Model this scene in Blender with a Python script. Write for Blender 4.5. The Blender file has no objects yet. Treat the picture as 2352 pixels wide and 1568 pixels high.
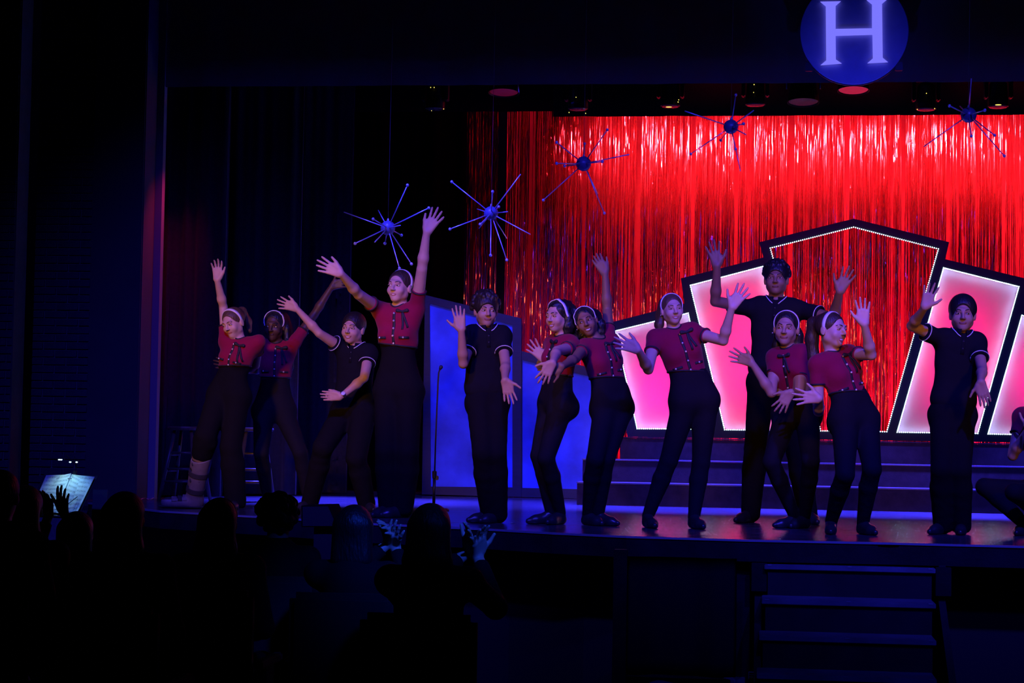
import bpy, bmesh, math, random
import numpy as np
from mathutils import Vector, Matrix
from mathutils.geometry import tessellate_polygon

random.seed(7)
RNG = np.random.default_rng(7)
C = bpy.context.scene.collection
SC = bpy.context.scene
PI = math.pi
R = math.radians

# ---------------------------------------------------------------- camera
FPX, CX, CY = 4485.0, 1176.0, 784.0
PSI, TH, ROLL = math.atan(0.128), math.atan(0.0479), 0.0165
CAM = Vector((0, 0, 0.6))
_r0 = Vector((math.cos(PSI), math.sin(PSI), 0))
_fh = Vector((-math.sin(PSI), math.cos(PSI), 0))
_z = Vector((0, 0, 1))
CF = math.cos(TH) * _fh + math.sin(TH) * _z
_u0 = math.cos(TH) * _z - math.sin(TH) * _fh
CR = math.cos(ROLL) * _r0 + math.sin(ROLL) * _u0
CU = math.cos(ROLL) * _u0 - math.sin(ROLL) * _r0
cd = bpy.data.cameras.new('camera')
cam = bpy.data.objects.new('camera', cd)
C.objects.link(cam)
m = Matrix.Identity(4)
for i in range(3):
    m[i][0], m[i][1], m[i][2], m[i][3] = CR[i], CU[i], -CF[i], CAM[i]
cam.matrix_world = m
cd.sensor_width = 36.0
cd.lens = 36.0 * FPX / 2352.0
cd.clip_end = 200
SC.camera = cam

def ray(px, py):
    return CF + CR * ((px - CX) / FPX) - CU * ((py - CY) / FPX)
def P(px, py, Y):                       # point on the stage plane y = Y seen at that pixel
    d = ray(px, py); return CAM + d * ((Y - CAM.y) / d.y)
def G(px, py, z=0.0):                   # point on the level z seen at that pixel
    d = ray(px, py); return CAM + d * ((z - CAM.z) / d.z)

# ---------------------------------------------------------------- world, exposure
w = bpy.data.worlds.new('hall'); SC.world = w; w.use_nodes = True
w.node_tree.nodes['Background'].inputs[0].default_value = (0.05, 0.05, 1, 1)
w.node_tree.nodes['Background'].inputs[1].default_value = 0.0006
SC.view_settings.view_transform = 'Standard'
SC.view_settings.look = 'None'
SC.view_settings.exposure = 0.0
SC.view_settings.gamma = 1.0
SC.view_settings.use_curve_mapping = False
SC.cycles.use_denoising = True
SC.cycles.max_bounces = 6
SC.cycles.caustics_reflective = False
SC.cycles.caustics_refractive = False
SC.cycles.sample_clamp_indirect = 3.0

# ---------------------------------------------------------------- stage lamps
BLUE, AMBER, RED = (0.035, 0.03, 1.0), (1.0, 0.40, 0.07), (1.0, 0.018, 0.12)
def spot(name, loc, aim, power, col, size=60, blend=0.6, rad=0.12):
    l = bpy.data.lights.new(name, 'SPOT'); l.energy = power; l.color = col
    l.spot_size = R(size); l.spot_blend = blend; l.shadow_soft_size = rad
    o = bpy.data.objects.new(name, l); C.objects.link(o); o.location = loc
    o.rotation_euler = (Vector(aim) - Vector(loc)).to_track_quat('-Z', 'Y').to_euler()
    return o
def area(name, loc, aim, power, col, sx, sy, up='Y', spread=180):
    l = bpy.data.lights.new(name, 'AREA'); l.energy = power; l.color = col
    l.shape = 'RECTANGLE'; l.size = sx; l.size_y = sy; l.spread = R(spread)
    o = bpy.data.objects.new(name, l); C.objects.link(o); o.location = loc
    o.rotation_euler = (Vector(aim) - Vector(loc)).to_track_quat('-Z', up).to_euler()
    return o

# blue wash from the front-of-house bar, high above the audience
for (lx, ax, pw, sz) in ((-3.2, -3.5, 2500, 40), (-1.0, -1.2, 2500, 42), (2.5, 1.2, 4200, 44)):
    spot('front_wash_lamp', (lx, 6.0, 6.2), (ax, 14.0, 1.0), pw, BLUE, sz, 1.0, 0.15)
spot('added_fill_lamp', (2.2, 3.0, 5.6), (-1.45, 9.0, 0.15), 4200, (0.012, 0.06, 1.0), 9, 1.0, 0.2)  # added unseen lamp, brightens the clapping hands only
spot('added_fill_lamp', (1.0, 4.0, 6.2), (1.0, 11.4, -0.55), 420, (0.015, 0.03, 1.0), 26, 1.0, 0.2)  # second added lamp, lifts the stair treads and the ledge plank
# amber fill from the sides of the house, thrown over the heads of the audience
for (lx, ax, pw) in ((-4.9, -3.6, 1500), (-3.5, -1.7, 1000), (0.2, 0.1, 620), (4.0, 1.3, 520)):
    spot('amber_fill_lamp', (lx, 6.0, 2.6), (ax, 14.0, 1.2), pw, AMBER, 17, 0.5, 0.3)
# blue toplight over the back of the deck
for lx in (-3.6, -2.2, -0.6, 1.0, 2.4):
    spot('top_wash_lamp', (lx, 16.95, 3.7), (lx, 16.75, 0.0), 19000, BLUE, 44, 0.8, 0.1)
# blue on the painted flats and on the two nearest starbursts
for lx in (-2.8, -1.9):
    spot('flat_wash_lamp', (lx, 17.4, 3.6), (lx, 18.8, 1.3), 430, BLUE, 56, 0.9, 0.1)
spot('burst_lamp', (-3.2, 12.6, 4.9), (-2.45, 15.0, 2.5), 3000, BLUE, 26, 0.7, 0.05)
# red batten close above the tinsel, red floods on the drop behind it, red from overhead
area('red_batten_lamp', (1.0, 18.35, 3.70), (1.0, 19.25, 3.40), 240, (1.0, 0.07, 0.09), 5.2, 0.03, spread=70)
for lx, k in ((-2.2, .2), (-1.4, .35), (-0.3, .8), (0.9, 1), (2.1, 1), (3.3, 1)):
    spot('red_flood_lamp', (lx, 19.62, 4.6), (lx, 20.1, 2.2), 170 * k, RED, 90, 1.0, 0.08)
    spot('red_floor_lamp', (lx, 19.62, 0.12), (lx, 20.1, 1.9), 800 * k, RED, 100, 1.0, 0.08)
    if lx > -1: spot('red_front_lamp', (lx, 17.0, 4.7), (lx, 19.2, 2.2), 260, RED, 56, 1.0, 0.1)
spot('reveal_lamp', (-4.72, 16.33, 3.36), (-5.13, 16.42, 2.2), 110, RED, 46, 1.0, 0.05)
# ---------------------------------------------------------------- materials
_mats = {}
def mat(name, col, rough=0.6, metal=0.0, spec=0.5, emit=None, estr=0.0, noise=0.0, nscale=20.0, bump=0.0, bscale=60.0, transl=0.0, sheen=0.0, stretch=None):
    if name in _mats: return _mats[name]
    m = bpy.data.materials.new(name); m.use_nodes = True
    nt = m.node_tree; b = nt.nodes['Principled BSDF']
    b.inputs['Base Color'].default_value = (*col, 1)
    b.inputs['Roughness'].default_value = rough
    b.inputs['Metallic'].default_value = metal
    b.inputs['Specular IOR Level'].default_value = spec
    if sheen: b.inputs['Sheen Weight'].default_value = sheen
    if emit:
        b.inputs['Emission Color'].default_value = (*emit, 1); b.inputs['Emission Strength'].default_value = estr
    tc = nt.nodes.new('ShaderNodeTexCoord')
    src = tc.outputs['Object']
    if stretch:
        mp = nt.nodes.new('ShaderNodeMapping'); mp.inputs['Scale'].default_value = stretch
        nt.links.new(src, mp.inputs['Vector']); src = mp.outputs['Vector']
    if noise:
        n = nt.nodes.new('ShaderNodeTexNoise'); n.inputs['Scale'].default_value = nscale; n.inputs['Detail'].default_value = 5
        nt.links.new(src, n.inputs['Vector'])
        mr = nt.nodes.new('ShaderNodeMapRange'); mr.inputs[1].default_value = 0.3; mr.inputs[2].default_value = 0.7
        mr.inputs[3].default_value = 1 - noise; mr.inputs[4].default_value = 1 + noise
        nt.links.new(n.outputs['Fac'], mr.inputs[0])
        mx = nt.nodes.new('ShaderNodeVectorMath'); mx.operation = 'SCALE'; mx.inputs[0].default_value = col
        nt.links.new(mr.outputs[0], mx.inputs['Scale']); nt.links.new(mx.outputs[0], b.inputs['Base Color'])
    if bump:
        n2 = nt.nodes.new('ShaderNodeTexNoise'); n2.inputs['Scale'].default_value = bscale; n2.inputs['Detail'].default_value = 4
        nt.links.new(src, n2.inputs['Vector'])
        bp = nt.nodes.new('ShaderNodeBump'); bp.inputs['Strength'].default_value = bump; bp.inputs['Distance'].default_value = 0.01
        nt.links.new(n2.outputs['Fac'], bp.inputs['Height']); nt.links.new(bp.outputs['Normal'], b.inputs['Normal'])
    if transl:
        t = nt.nodes.new('ShaderNodeBsdfTranslucent'); t.inputs[0].default_value = (*col, 1)
        ms = nt.nodes.new('ShaderNodeMixShader'); ms.inputs[0].default_value = transl
        out = nt.nodes['Material Output']
        nt.links.new(b.outputs[0], ms.inputs[1]); nt.links.new(t.outputs[0], ms.inputs[2]); nt.links.new(ms.outputs[0], out.inputs[0])
    _mats[name] = m
    return m
def emat(name, col, s):
    return mat(name, (0, 0, 0), 0.5, emit=col, estr=s)

# ---------------------------------------------------------------- object helpers
def link(name, me, m=None, parent=None, smooth=False):
    o = bpy.data.objects.new(name, me); C.objects.link(o)
    if m is not None: me.materials.append(m)
    if parent is not None: o.parent = parent
    if smooth: me.polygons.foreach_set('use_smooth', [True] * len(me.polygons))
    return o
def obj(name, bm, m=None, parent=None, smooth=False):
    me = bpy.data.meshes.new(name); bm.to_mesh(me); bm.free()
    return link(name, me, m, parent, smooth)
def thing(name, label, cat, group=None, loc=(0, 0, 0)):
    o = bpy.data.objects.new(name, None); C.objects.link(o); o.location = loc; o.empty_display_size = 0.1
    return tag(o, label, cat, group)
def tag(o, label, cat, group=None, kind=None):
    o['label'] = label; o['category'] = cat
    if group: o['group'] = group
    if kind: o['kind'] = kind
    return o
def struct(o): o['kind'] = 'structure'; return o
def setparent(o, p):                    # parts are built in world coordinates; keep them there
    o.parent = p; o.matrix_parent_inverse = Matrix.Translation(-p.location)
    return o
def add_box(bm, lo, hi, mtx=None):
    vs = [bm.verts.new((x, y, z)) for x in (lo[0], hi[0]) for y in (lo[1], hi[1]) for z in (lo[2], hi[2])]
    for f in ((0, 1, 3, 2), (4, 6, 7, 5), (0, 4, 5, 1), (2, 3, 7, 6), (0, 2, 6, 4), (1, 5, 7, 3)):
        bm.faces.new([vs[i] for i in f])
    if mtx: bmesh.ops.transform(bm, matrix=mtx, verts=vs)
    return vs
def box(name, lo, hi, m, parent=None, bev=0.0):
    bm = bmesh.new(); add_box(bm, lo, hi)
    if bev: bmesh.ops.bevel(bm, geom=bm.edges[:], offset=bev, segments=2, affect='EDGES')
    return obj(name, bm, m, parent)
def frame_of(d):
    d = Vector(d).normalized(); a = Vector((0, 0, 1)) if abs(d.z) < 0.9 else Vector((1, 0, 0))
    u = d.cross(a).normalized(); return u, d.cross(u).normalized()
def add_tube(bm, pts, rad, n=8, flat=1.0, caps=True):
    pts = [Vector(p) for p in pts]
    rads = rad if hasattr(rad, '__len__') else [rad] * len(pts)
    rings = []; u = None
    for i, p in enumerate(pts):
        d = (pts[min(i + 1, len(pts) - 1)] - pts[max(i - 1, 0)])
        if u is None: u, v = frame_of(d)
        else:
            d = d.normalized(); u = (u - d * u.dot(d)).normalized(); v = d.cross(u)
        rings.append([bm.verts.new(p + (u * math.cos(a) + v * math.sin(a) * flat) * rads[i]) for a in [2 * PI * k / n for k in range(n)]])
    for a, b in zip(rings, rings[1:]):
        for k in range(n): bm.faces.new((a[k], a[(k + 1) % n], b[(k + 1) % n], b[k]))
    if caps:
        bm.faces.new(rings[0][::-1]); bm.faces.new(rings[-1])
def tube(name, pts, rad, m, parent=None, n=8, flat=1.0):
    bm = bmesh.new(); add_tube(bm, pts, rad, n, flat); bmesh.ops.recalc_face_normals(bm, faces=bm.faces[:])
    return obj(name, bm, m, parent, True)
def add_ball(bm, c, r, seg=10, scale=(1, 1, 1)):
    mt = Matrix.Translation(Vector(c)) @ Matrix.Diagonal((r * scale[0], r * scale[1], r * scale[2], 1))
    bmesh.ops.create_uvsphere(bm, u_segments=seg, v_segments=max(5, seg * 2 // 3), radius=1, matrix=mt)
def ball(name, c, r, m, parent=None, seg=10, scale=(1, 1, 1)):
    bm = bmesh.new(); add_ball(bm, c, r, seg, scale); return obj(name, bm, m, parent, True)
def lathe(name, prof, c, m, parent=None, n=20, axis=(0, 0, 1)):
    bm = bmesh.new(); ax = Vector(axis).normalized(); u, v = frame_of(ax); c = Vector(c)
    rings = [[bm.verts.new(c + ax * h + (u * math.cos(2 * PI * k / n) + v * math.sin(2 * PI * k / n)) * max(r, 1e-4)) for k in range(n)] for r, h in prof]
    for a, b in zip(rings, rings[1:]):
        for k in range(n): bm.faces.new((a[k], a[(k + 1) % n], b[(k + 1) % n], b[k]))
    bm.faces.new(rings[0][::-1]); bm.faces.new(rings[-1])
    bmesh.ops.recalc_face_normals(bm, faces=bm.faces[:])
    o = obj(name, bm, m, parent); return o
def plate(name, outer, holes, depth, m, parent=None):
    """flat board in a stage plane: outer and holes are lists of world points; depth pushes it back along +y"""
    loops = [[Vector(p) for p in outer]] + [[Vector(p) for p in h] for h in holes]
    flat = [p for l in loops for p in l]
    tris = tessellate_polygon(loops)
    bm = bmesh.new(); d = Vector((0, depth, 0))
    a = [bm.verts.new(p) for p in flat]; b = [bm.verts.new(p + d) for p in flat]
    for t in tris:
        bm.faces.new([a[i] for i in t]); bm.faces.new([b[i] for i in t][::-1])
    k = 0
    for l in loops:
        n = len(l)
        for i in range(n):
            bm.faces.new((a[k + i], a[k + (i + 1) % n], b[k + (i + 1) % n], b[k + i]))
        k += n
    bmesh.ops.recalc_face_normals(bm, faces=bm.faces[:])
    return obj(name, bm, m, parent)
def cloth(name, x0, x1, z0, z1, Y, m, parent=None, folds=0.05, wl=0.16, seed=0, nx=None, nz=14, dy=0.0):
    """hanging drape with vertical folds, two-sided with thickness"""
    rs = random.Random(seed); nx = nx or int(abs(x1 - x0) / 0.02) + 2
    ph = [rs.uniform(0, 6.28) for _ in range(4)]
    bm = bmesh.new(); g = []
    for i in range(nx + 1):
        x = x0 + (x1 - x0) * i / nx; col = []
        o = folds * (0.6 * math.sin(2 * PI * x / wl + ph[0] + 1.3 * math.sin(x * 3 + ph[3])) + 0.4 * math.sin(2 * PI * x / (wl * 0.57) + ph[1]) + 0.5 * math.sin(2 * PI * x / (wl * 2.3) + ph[2]))
        for j in range(nz + 1):
            t = j / nz
            col.append(bm.verts.new((x, Y + dy * i / nx + o * (0.6 + 0.4 * (1 - t)), z0 + (z1 - z0) * t)))
        g.append(col)
    for i in range(nx):
        for j in range(nz): bm.faces.new((g[i][j], g[i + 1][j], g[i + 1][j + 1], g[i][j + 1]))
    bmesh.ops.solidify(bm, geom=bm.faces[:], thickness=0.006)
    return obj(name, bm, m, parent, True)

# ---------------------------------------------------------------- palette
M_DECK = mat('deck_wood', (0.06, 0.054, 0.056), 0.15, spec=0.9, noise=0.25, nscale=3, bump=0.12, bscale=8, stretch=(1.5, 22, 1))
M_FASCIA = mat('fascia_paint', (0.013, 0.013, 0.018), 0.5, spec=0.2, noise=0.3, nscale=6, bump=0.2, bscale=30)
M_TRIM = mat('edge_trim', (0.30, 0.30, 0.34), 0.45)
M_BLACK = mat('black_paint', (0.012, 0.012, 0.014), 0.55)
M_METAL = mat('dark_metal', (0.025, 0.025, 0.028), 0.4, metal=0.8)
M_DRAPE = mat('black_velour', (0.036, 0.036, 0.05), 0.9, spec=0.1, sheen=0.15, noise=0.15, nscale=30)
M_BORDER = mat('border_cloth', (0.004, 0.004, 0.005), 0.95, spec=0.02)
M_SKIRT = mat('skirt_cloth', (0.03, 0.03, 0.04), 0.9, spec=0.1)
M_WALL = mat('wall_paint', (0.034, 0.034, 0.042), 0.8, noise=0.12, nscale=2.5)
M_BRICK = mat('painted_brick', (0.036, 0.036, 0.045), 0.8, noise=0.25, nscale=9, bump=0.3, bscale=90)
M_MORTAR = mat('mortar', (0.13, 0.13, 0.15), 0.9, noise=0.2, nscale=40)
M_STEP = mat('step_paint', (0.022, 0.013, 0.011), 0.7, spec=0.08, noise=0.25, nscale=14, bump=0.1, bscale=120)

# ---------------------------------------------------------------- the deck, board by board
edge_px = [(205, 1155), (370, 1174), (620, 1188), (860, 1203), (1100, 1214), (1270, 1224), (1440, 1232), (1720, 1240.5), (2040, 1247), (2352, 1255)]
edge = [G(x, y) for x, y in edge_px]
e_end = edge[-1] + (edge[-1] - edge[-2]).normalized() * 2.2
edge = edge + [Vector((e_end.x, e_end.y, 0))]
xl, xr, yb = edge[0].x - 0.3, edge[-1].x, 20.4
deck_poly = [(xl, yb)] + [(xl, edge[0].y)] + [(p.x, p.y) for p in edge] + [(xr, yb)]
def clip(poly, k, v, keep_less):
    out = []
    for i in range(len(poly)):
        a, b = poly[i], poly[(i + 1) % len(poly)]
        ia, ib = (a[k] <= v) == keep_less, (b[k] <= v) == keep_less
        if ia: out.append(a)
        if ia != ib:
            t = (v - a[k]) / (b[k] - a[k]); out.append((a[0] + t * (b[0] - a[0]), a[1] + t * (b[1] - a[1])))
    return out
def slab(name, poly, z0, z1, m, parent=None):
    bm = bmesh.new(); n = len(poly)
    a = [bm.verts.new((x, y, z1)) for x, y in poly]; b = [bm.verts.new((x, y, z0)) for x, y in poly]
    bm.faces.new(a); bm.faces.new(b[::-1])
    for i in range(n): bm.faces.new((a[i], b[i], b[(i + 1) % n], a[(i + 1) % n]))
    bmesh.ops.recalc_face_normals(bm, faces=bm.faces[:])
    return obj(name, bm, m, parent)
floor = struct(slab('floor', deck_poly, -0.06, -0.022, M_FASCIA))
y = 11.6; k = 0
rs = random.Random(3)
while y < yb:
    wd = 0.145 if y < 17.2 else 0.4
    strip = clip(clip(deck_poly, 1, y + 0.003, False), 1, y + wd - 0.003, True)
    if len(strip) >= 3:
        xs = [p[0] for p in strip]; cut = sorted([min(xs), max(xs)] + [c for c in (rs.uniform(-4, -2), rs.uniform(-1, 1), rs.uniform(2.2, 4)) if y < 17.2])
        for a, b in zip(cut, cut[1:]):
            pl = clip(clip(strip, 0, a + 0.002, False), 0, b - 0.002, True)
            if len(pl) >= 3:
                slab('board', pl, -0.022, rs.uniform(-0.0012, 0.0), M_DECK, floor)
    y += wd; k += 1
# front nosing, fascia board and the wall under the deck
def strip_wall(name, pts, z0, z1, th, m, off=0.0):
    bm = bmesh.new(); rows = []
    for i, p in enumerate(pts):
        d = (pts[min(i + 1, len(pts) - 1)] - pts[max(i - 1, 0)]); n = Vector((d.y, -d.x, 0)).normalized()
        a = Vector((p.x, p.y, 0)) + n * off; b = a - n * th
        rows.append([bm.verts.new((q.x, q.y, z)) for q, z in ((a, z0), (a, z1), (b, z1), (b, z0))])
    for r0, r1 in zip(rows, rows[1:]):
        for j in range(4): bm.faces.new((r0[j], r1[j], r1[(j + 1) % 4], r0[(j + 1) % 4]))
    bm.faces.new(rows[0]); bm.faces.new(rows[-1][::-1])
    bmesh.ops.recalc_face_normals(bm, faces=bm.faces[:])
    return obj(name, bm, m)
struct(strip_wall('trim_1', edge, -0.008, 0.004, 0.03, M_TRIM, 0.012))
struct(strip_wall('trim_2', edge, -0.125, -0.015, 0.03, M_FASCIA, 0.008))
struct(strip_wall('wall_front', edge, -1.05, -0.06, 0.05, M_BLACK, -0.35))
HF = -1.05
struct(box('floor_house', (-9, -3, HF - 0.1), (7, 15.5, HF), mat('house_floor', (0.04, 0.04, 0.05), 0.7)))

# ledge, posts and skirt cloth under the deck front
tc_ = thing('stage_skirt', 'black cloth skirt hung between two posts under the stage front', 'skirt')
a, b = G(1432, 1262, -0.06), G(1700, 1270, -0.06)
cloth('cloth', a.x + 0.02, b.x - 0.02, -0.79, -0.10, (a.y + b.y) / 2 + 0.09, M_SKIRT, tc_, 0.035, 0.42, 5, nz=8)
for px in (1425, 1708):
    q = G(px, 1262, -0.06)
    box('post', (q.x - 0.04, q.y + 0.00, -1.05), (q.x + 0.04, q.y + 0.07, -0.06), M_FASCIA, tc_, 0.004)
q = P(1437, 1538, 11.95); q2 = P(1712, 1545, 11.95)
lg = thing('ledge_plank', 'scuffed dark plank laid along the foot of the stage skirt', 'plank')
box('board', (q.x - 0.02, 11.62, q.z - 0.045), (q2.x, 11.95, q.z), mat('plank', (0.34, 0.34, 0.38), 0.4, noise=0.4, nscale=5, bump=0.3), lg, 0.004)
box('support', (q.x, 11.68, HF), (q2.x - 0.05, 11.92, q.z - 0.045), M_BLACK, lg)
bk = P(1726, 1550, 11.6)
gb = thing('grille_bracket', 'tiny pale slotted plate beside the foot of the stage stairs', 'bracket')
box('plate', (bk.x - 0.018, 11.58, bk.z - 0.022), (bk.x + 0.018, 11.6, bk.z + 0.022), mat('pale_plate', (0.45, 0.45, 0.5), 0.5), gb, 0.002)
for i in (-1, 0, 1):
    box('slot', (bk.x - 0.014, 11.577, bk.z + i * 0.013 - 0.003), (bk.x + 0.014, 11.581, bk.z + i * 0.013 + 0.003), M_BLACK, gb)
box('stem', (bk.x - 0.006, 11.585, HF), (bk.x + 0.006, 11.6, bk.z - 0.02), M_METAL, gb)

# stairs down to the house
st = thing('stage_stairs', 'dark wooden stairs leading from the house up to the stage front', 'stairs')
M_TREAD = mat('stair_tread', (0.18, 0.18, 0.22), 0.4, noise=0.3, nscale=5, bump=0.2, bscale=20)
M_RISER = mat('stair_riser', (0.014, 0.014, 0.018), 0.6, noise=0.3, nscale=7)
yst = P(1900, 1297, 11.66).y
for i in range(5):
    z = -0.137 - 0.181 * i; y0 = 11.66 - 0.275 * i
    x0 = P(1756 - 6 * i, 1290 + 80 * i, y0).x; x1 = P(2149 + i, 1300 + 80 * i, y0).x
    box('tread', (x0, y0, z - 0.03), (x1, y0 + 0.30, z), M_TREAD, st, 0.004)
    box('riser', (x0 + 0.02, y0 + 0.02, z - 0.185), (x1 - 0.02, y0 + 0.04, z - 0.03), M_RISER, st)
    for t in (0.03, 0.5, 0.97):
        box('nosing_tack', (x0 + (x1 - x0) * t - 0.012, y0 - 0.002, z - 0.006), (x0 + (x1 - x0) * t + 0.012, y0 + 0.004, z + 0.001), M_TRIM, st)
for s, xx in ((-1, P(1742, 1290, 11.7).x), (1, P(2165, 1300, 11.7).x)):
    bm = bmesh.new(); t = 0.02
    prof = [(11.98, -0.12), (11.72, -0.12), (11.72, -0.33), (10.5, -1.05), (11.98, -1.05)]
    va = [bm.verts.new((xx - t, yy, zz)) for yy, zz in prof]; vb = [bm.verts.new((xx + t, yy, zz)) for yy, zz in prof]
    bm.faces.new(va); bm.faces.new(vb[::-1])
    for i in range(5): bm.faces.new((va[i], vb[i], vb[(i + 1) % 5], va[(i + 1) % 5]))
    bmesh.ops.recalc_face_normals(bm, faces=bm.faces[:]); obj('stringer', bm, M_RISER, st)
    box('bracket', (xx - 0.04, 11.69, -0.30), (xx + 0.05, 11.715, -0.13), M_FASCIA, st, 0.003)

# ---------------------------------------------------------------- proscenium, left
YP = 16.1
def px_x(px, py, Y): return P(px, py, Y).x
H_TOP = P(300, -150, YP).z
xa, xb, xc = px_x(42, 600, YP - 0.5), px_x(210, 600, YP), px_x(329, 600, YP)
struct(box('wall_proscenium', (xb, YP - 0.03, HF), (xc, YP + 0.28, H_TOP), M_WALL, bev=0.01))
# reveal panel that catches the red light, then the steel edge of the frame
xr0, xr1, xr2 = px_x(330, 700, YP + 0.3), px_x(366, 700, YP + 0.6), px_x(374, 700, YP + 0.4)
struct(plate('wall_reveal', [(xc - 0.02, YP + 0.3, HF), (xr1, YP + 0.42, HF), (xr1, YP + 0.42, H_TOP), (xc - 0.02, YP + 0.3, H_TOP)], [], 0.05, mat('reveal_paint', (0.08, 0.07, 0.07), 0.75)))
struct(box('trim_3', (xr1 - 0.005, YP + 0.28, 0), (xr2 + 0.005, YP + 0.36, H_TOP), mat('frame_edge', (0.16, 0.16, 0.2), 0.5)))
# brick: a lit return on the far left and a darker recess
def brick_wall(name, x0, x1, yf, z0, z1, keep):
    base = struct(box(name, (x0, yf + 0.016, HF), (x1, yf + 0.25, H_TOP), M_MORTAR))
    bh, bl, j = 0.0672, 0.203, 0.010
    me = bpy.data.meshes.new('brick'); bm = bmesh.new()
    add_box(bm, (0, 0, 0), (bl - j, 0.02, bh - j)); bmesh.ops.bevel(bm, geom=bm.edges[:], offset=0.003, segments=1, affect='EDGES'); bm.to_mesh(me); bm.free(); me.materials.append(M_BRICK)
    spots = []
    r = 0; z = z0
    while z < z1:
        x = x0 + (-(r % 2) * bl / 2)
        while x < x1 - 0.02:
            spots.append((x, z)); x += bl
        z += bh; r += 1
    rs = random.Random(1); rest = bmesh.new(); n = 0
    for (x, z) in spots:
        a, b = max(x, x0), min(x + bl - j, x1)
        if b - a < 0.03: continue
        if n < keep:
            o = bpy.data.objects.new('brick', me); C.objects.link(o); o.parent = base
            o.location = (a, yf - rs.uniform(0, 0.003), z); o.scale = ((b - a) / (bl - j), 1, 1); n += 1
        else:
            add_box(rest, (a, yf, z), (b, yf + 0.02, z + bh - j))
    if rest.verts:
        o = obj('brick_course', rest, M_BRICK, base); o['kind'] = 'stuff'
    else: rest.free()
    return base
zlo = P(100, 1180, YP).z
brick_wall('wall_left', px_x(-60, 600, 15.5), xa, 15.5, zlo, P(100, -20, YP).z, 200)
wl_ = bpy.data.objects['wall_left']
box('end_panel', (xa, 15.505, HF), (xa + 0.012, 15.75, H_TOP), M_BRICK, wl_)
brick_wall('wall_recess', xa - 0.05, xb + 0.01, YP, zlo, P(100, -20, YP).z, 290)
# house left and right side walls, ceiling, stage back wall (out of the lamp light)
M_DARKWALL = mat('dark_wall', (0.02, 0.02, 0.025), 0.85)
struct(box('wall_back', (-8, 20.4, -0.1), (8, 20.6, 7), M_DARKWALL))
struct(box('wall_right', (7.0, -3, HF), (7.2, 20.6, 7), M_DARKWALL))
struct(box('ceiling', (-9, -3, 7.0), (7.2, 20.6, 7.1), M_DARKWALL))

# ---------------------------------------------------------------- drapes
M_VAL = mat('valance_cloth', (0.13, 0.13, 0.17), 0.9, spec=0.1, sheen=0.1)
v = thing('valance', 'wide dark blue valance hanging across the top of the stage opening', 'valance')
zb = P(800, 197, 16.4).z
cloth('cloth', px_x(372, 100, 16.4), 6.2, zb, H_TOP + 0.3, 16.4, M_VAL, v, 0.012, 0.6, 2, nx=160, nz=6)
b2 = thing('border_curtain', 'black border curtain masking the lamps above the red tinsel', 'curtain')
zb2 = P(1700, 266, 17.9).z
cloth('cloth', px_x(1271, 260, 17.9), 6.5, zb2, zb2 + 1.6, 17.9, M_BORDER, b2, 0.012, 0.5, 3, nx=120, nz=4)
b3 = thing('border_curtain', 'narrow black border piece above the left end of the tinsel', 'curtain')
zb3 = P(1150, 256, 18.75).z
cloth('cloth', px_x(800, 250, 18.75), px_x(1290, 250, 18.75), zb3, zb3 + 1.7, 18.75, M_BORDER, b3, 0.012, 0.5, 4, nx=60, nz=4)
for (p0, p1, Y, top, seed, lab) in ((372, 519, 16.75, 205, 11, 'dark stage leg curtain next to the red lit reveal, nearest the audience'),
                              (505, 691, 17.6, 330, 12, 'dark stage leg curtain behind the raised arm of the dancer in the medical boot'),
                              (640, 806, 18.5, 300, 13, 'dark stage leg curtain farthest back, behind the dancer with the wristwatch')):
    lc = thing('leg_curtain', lab, 'curtain', 'black leg curtains at the left of the stage')
    x0, x1 = px_x(p0, 700, Y), px_x(p1, 700, Y)
    cloth('cloth', x0, x1, 0.02, 5.2, Y, M_DRAPE, lc, 0.035, 0.19, seed, nz=6)
    tube('pipe', [(x0 - 0.1, Y, 5.2), (x1 + 0.05, Y, 5.2)], 0.024, M_METAL, lc)
    tb = tube('hem_weight', [(x1 - 0.005, Y - 0.03, 0.02), (x1 - 0.005, Y - 0.03, 5.1)], 0.004, mat('selvedge', (0.06, 0.06, 0.08), 0.6), lc, 5)
bc = thing('back_curtain', 'black backdrop curtain behind the hanging starbursts', 'curtain')
cloth('cloth', -6.2, px_x(1075, 600, 19.9), 0.02, 5.6, 19.9, M_BORDER, bc, 0.03, 0.3, 21, nz=4)

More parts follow.
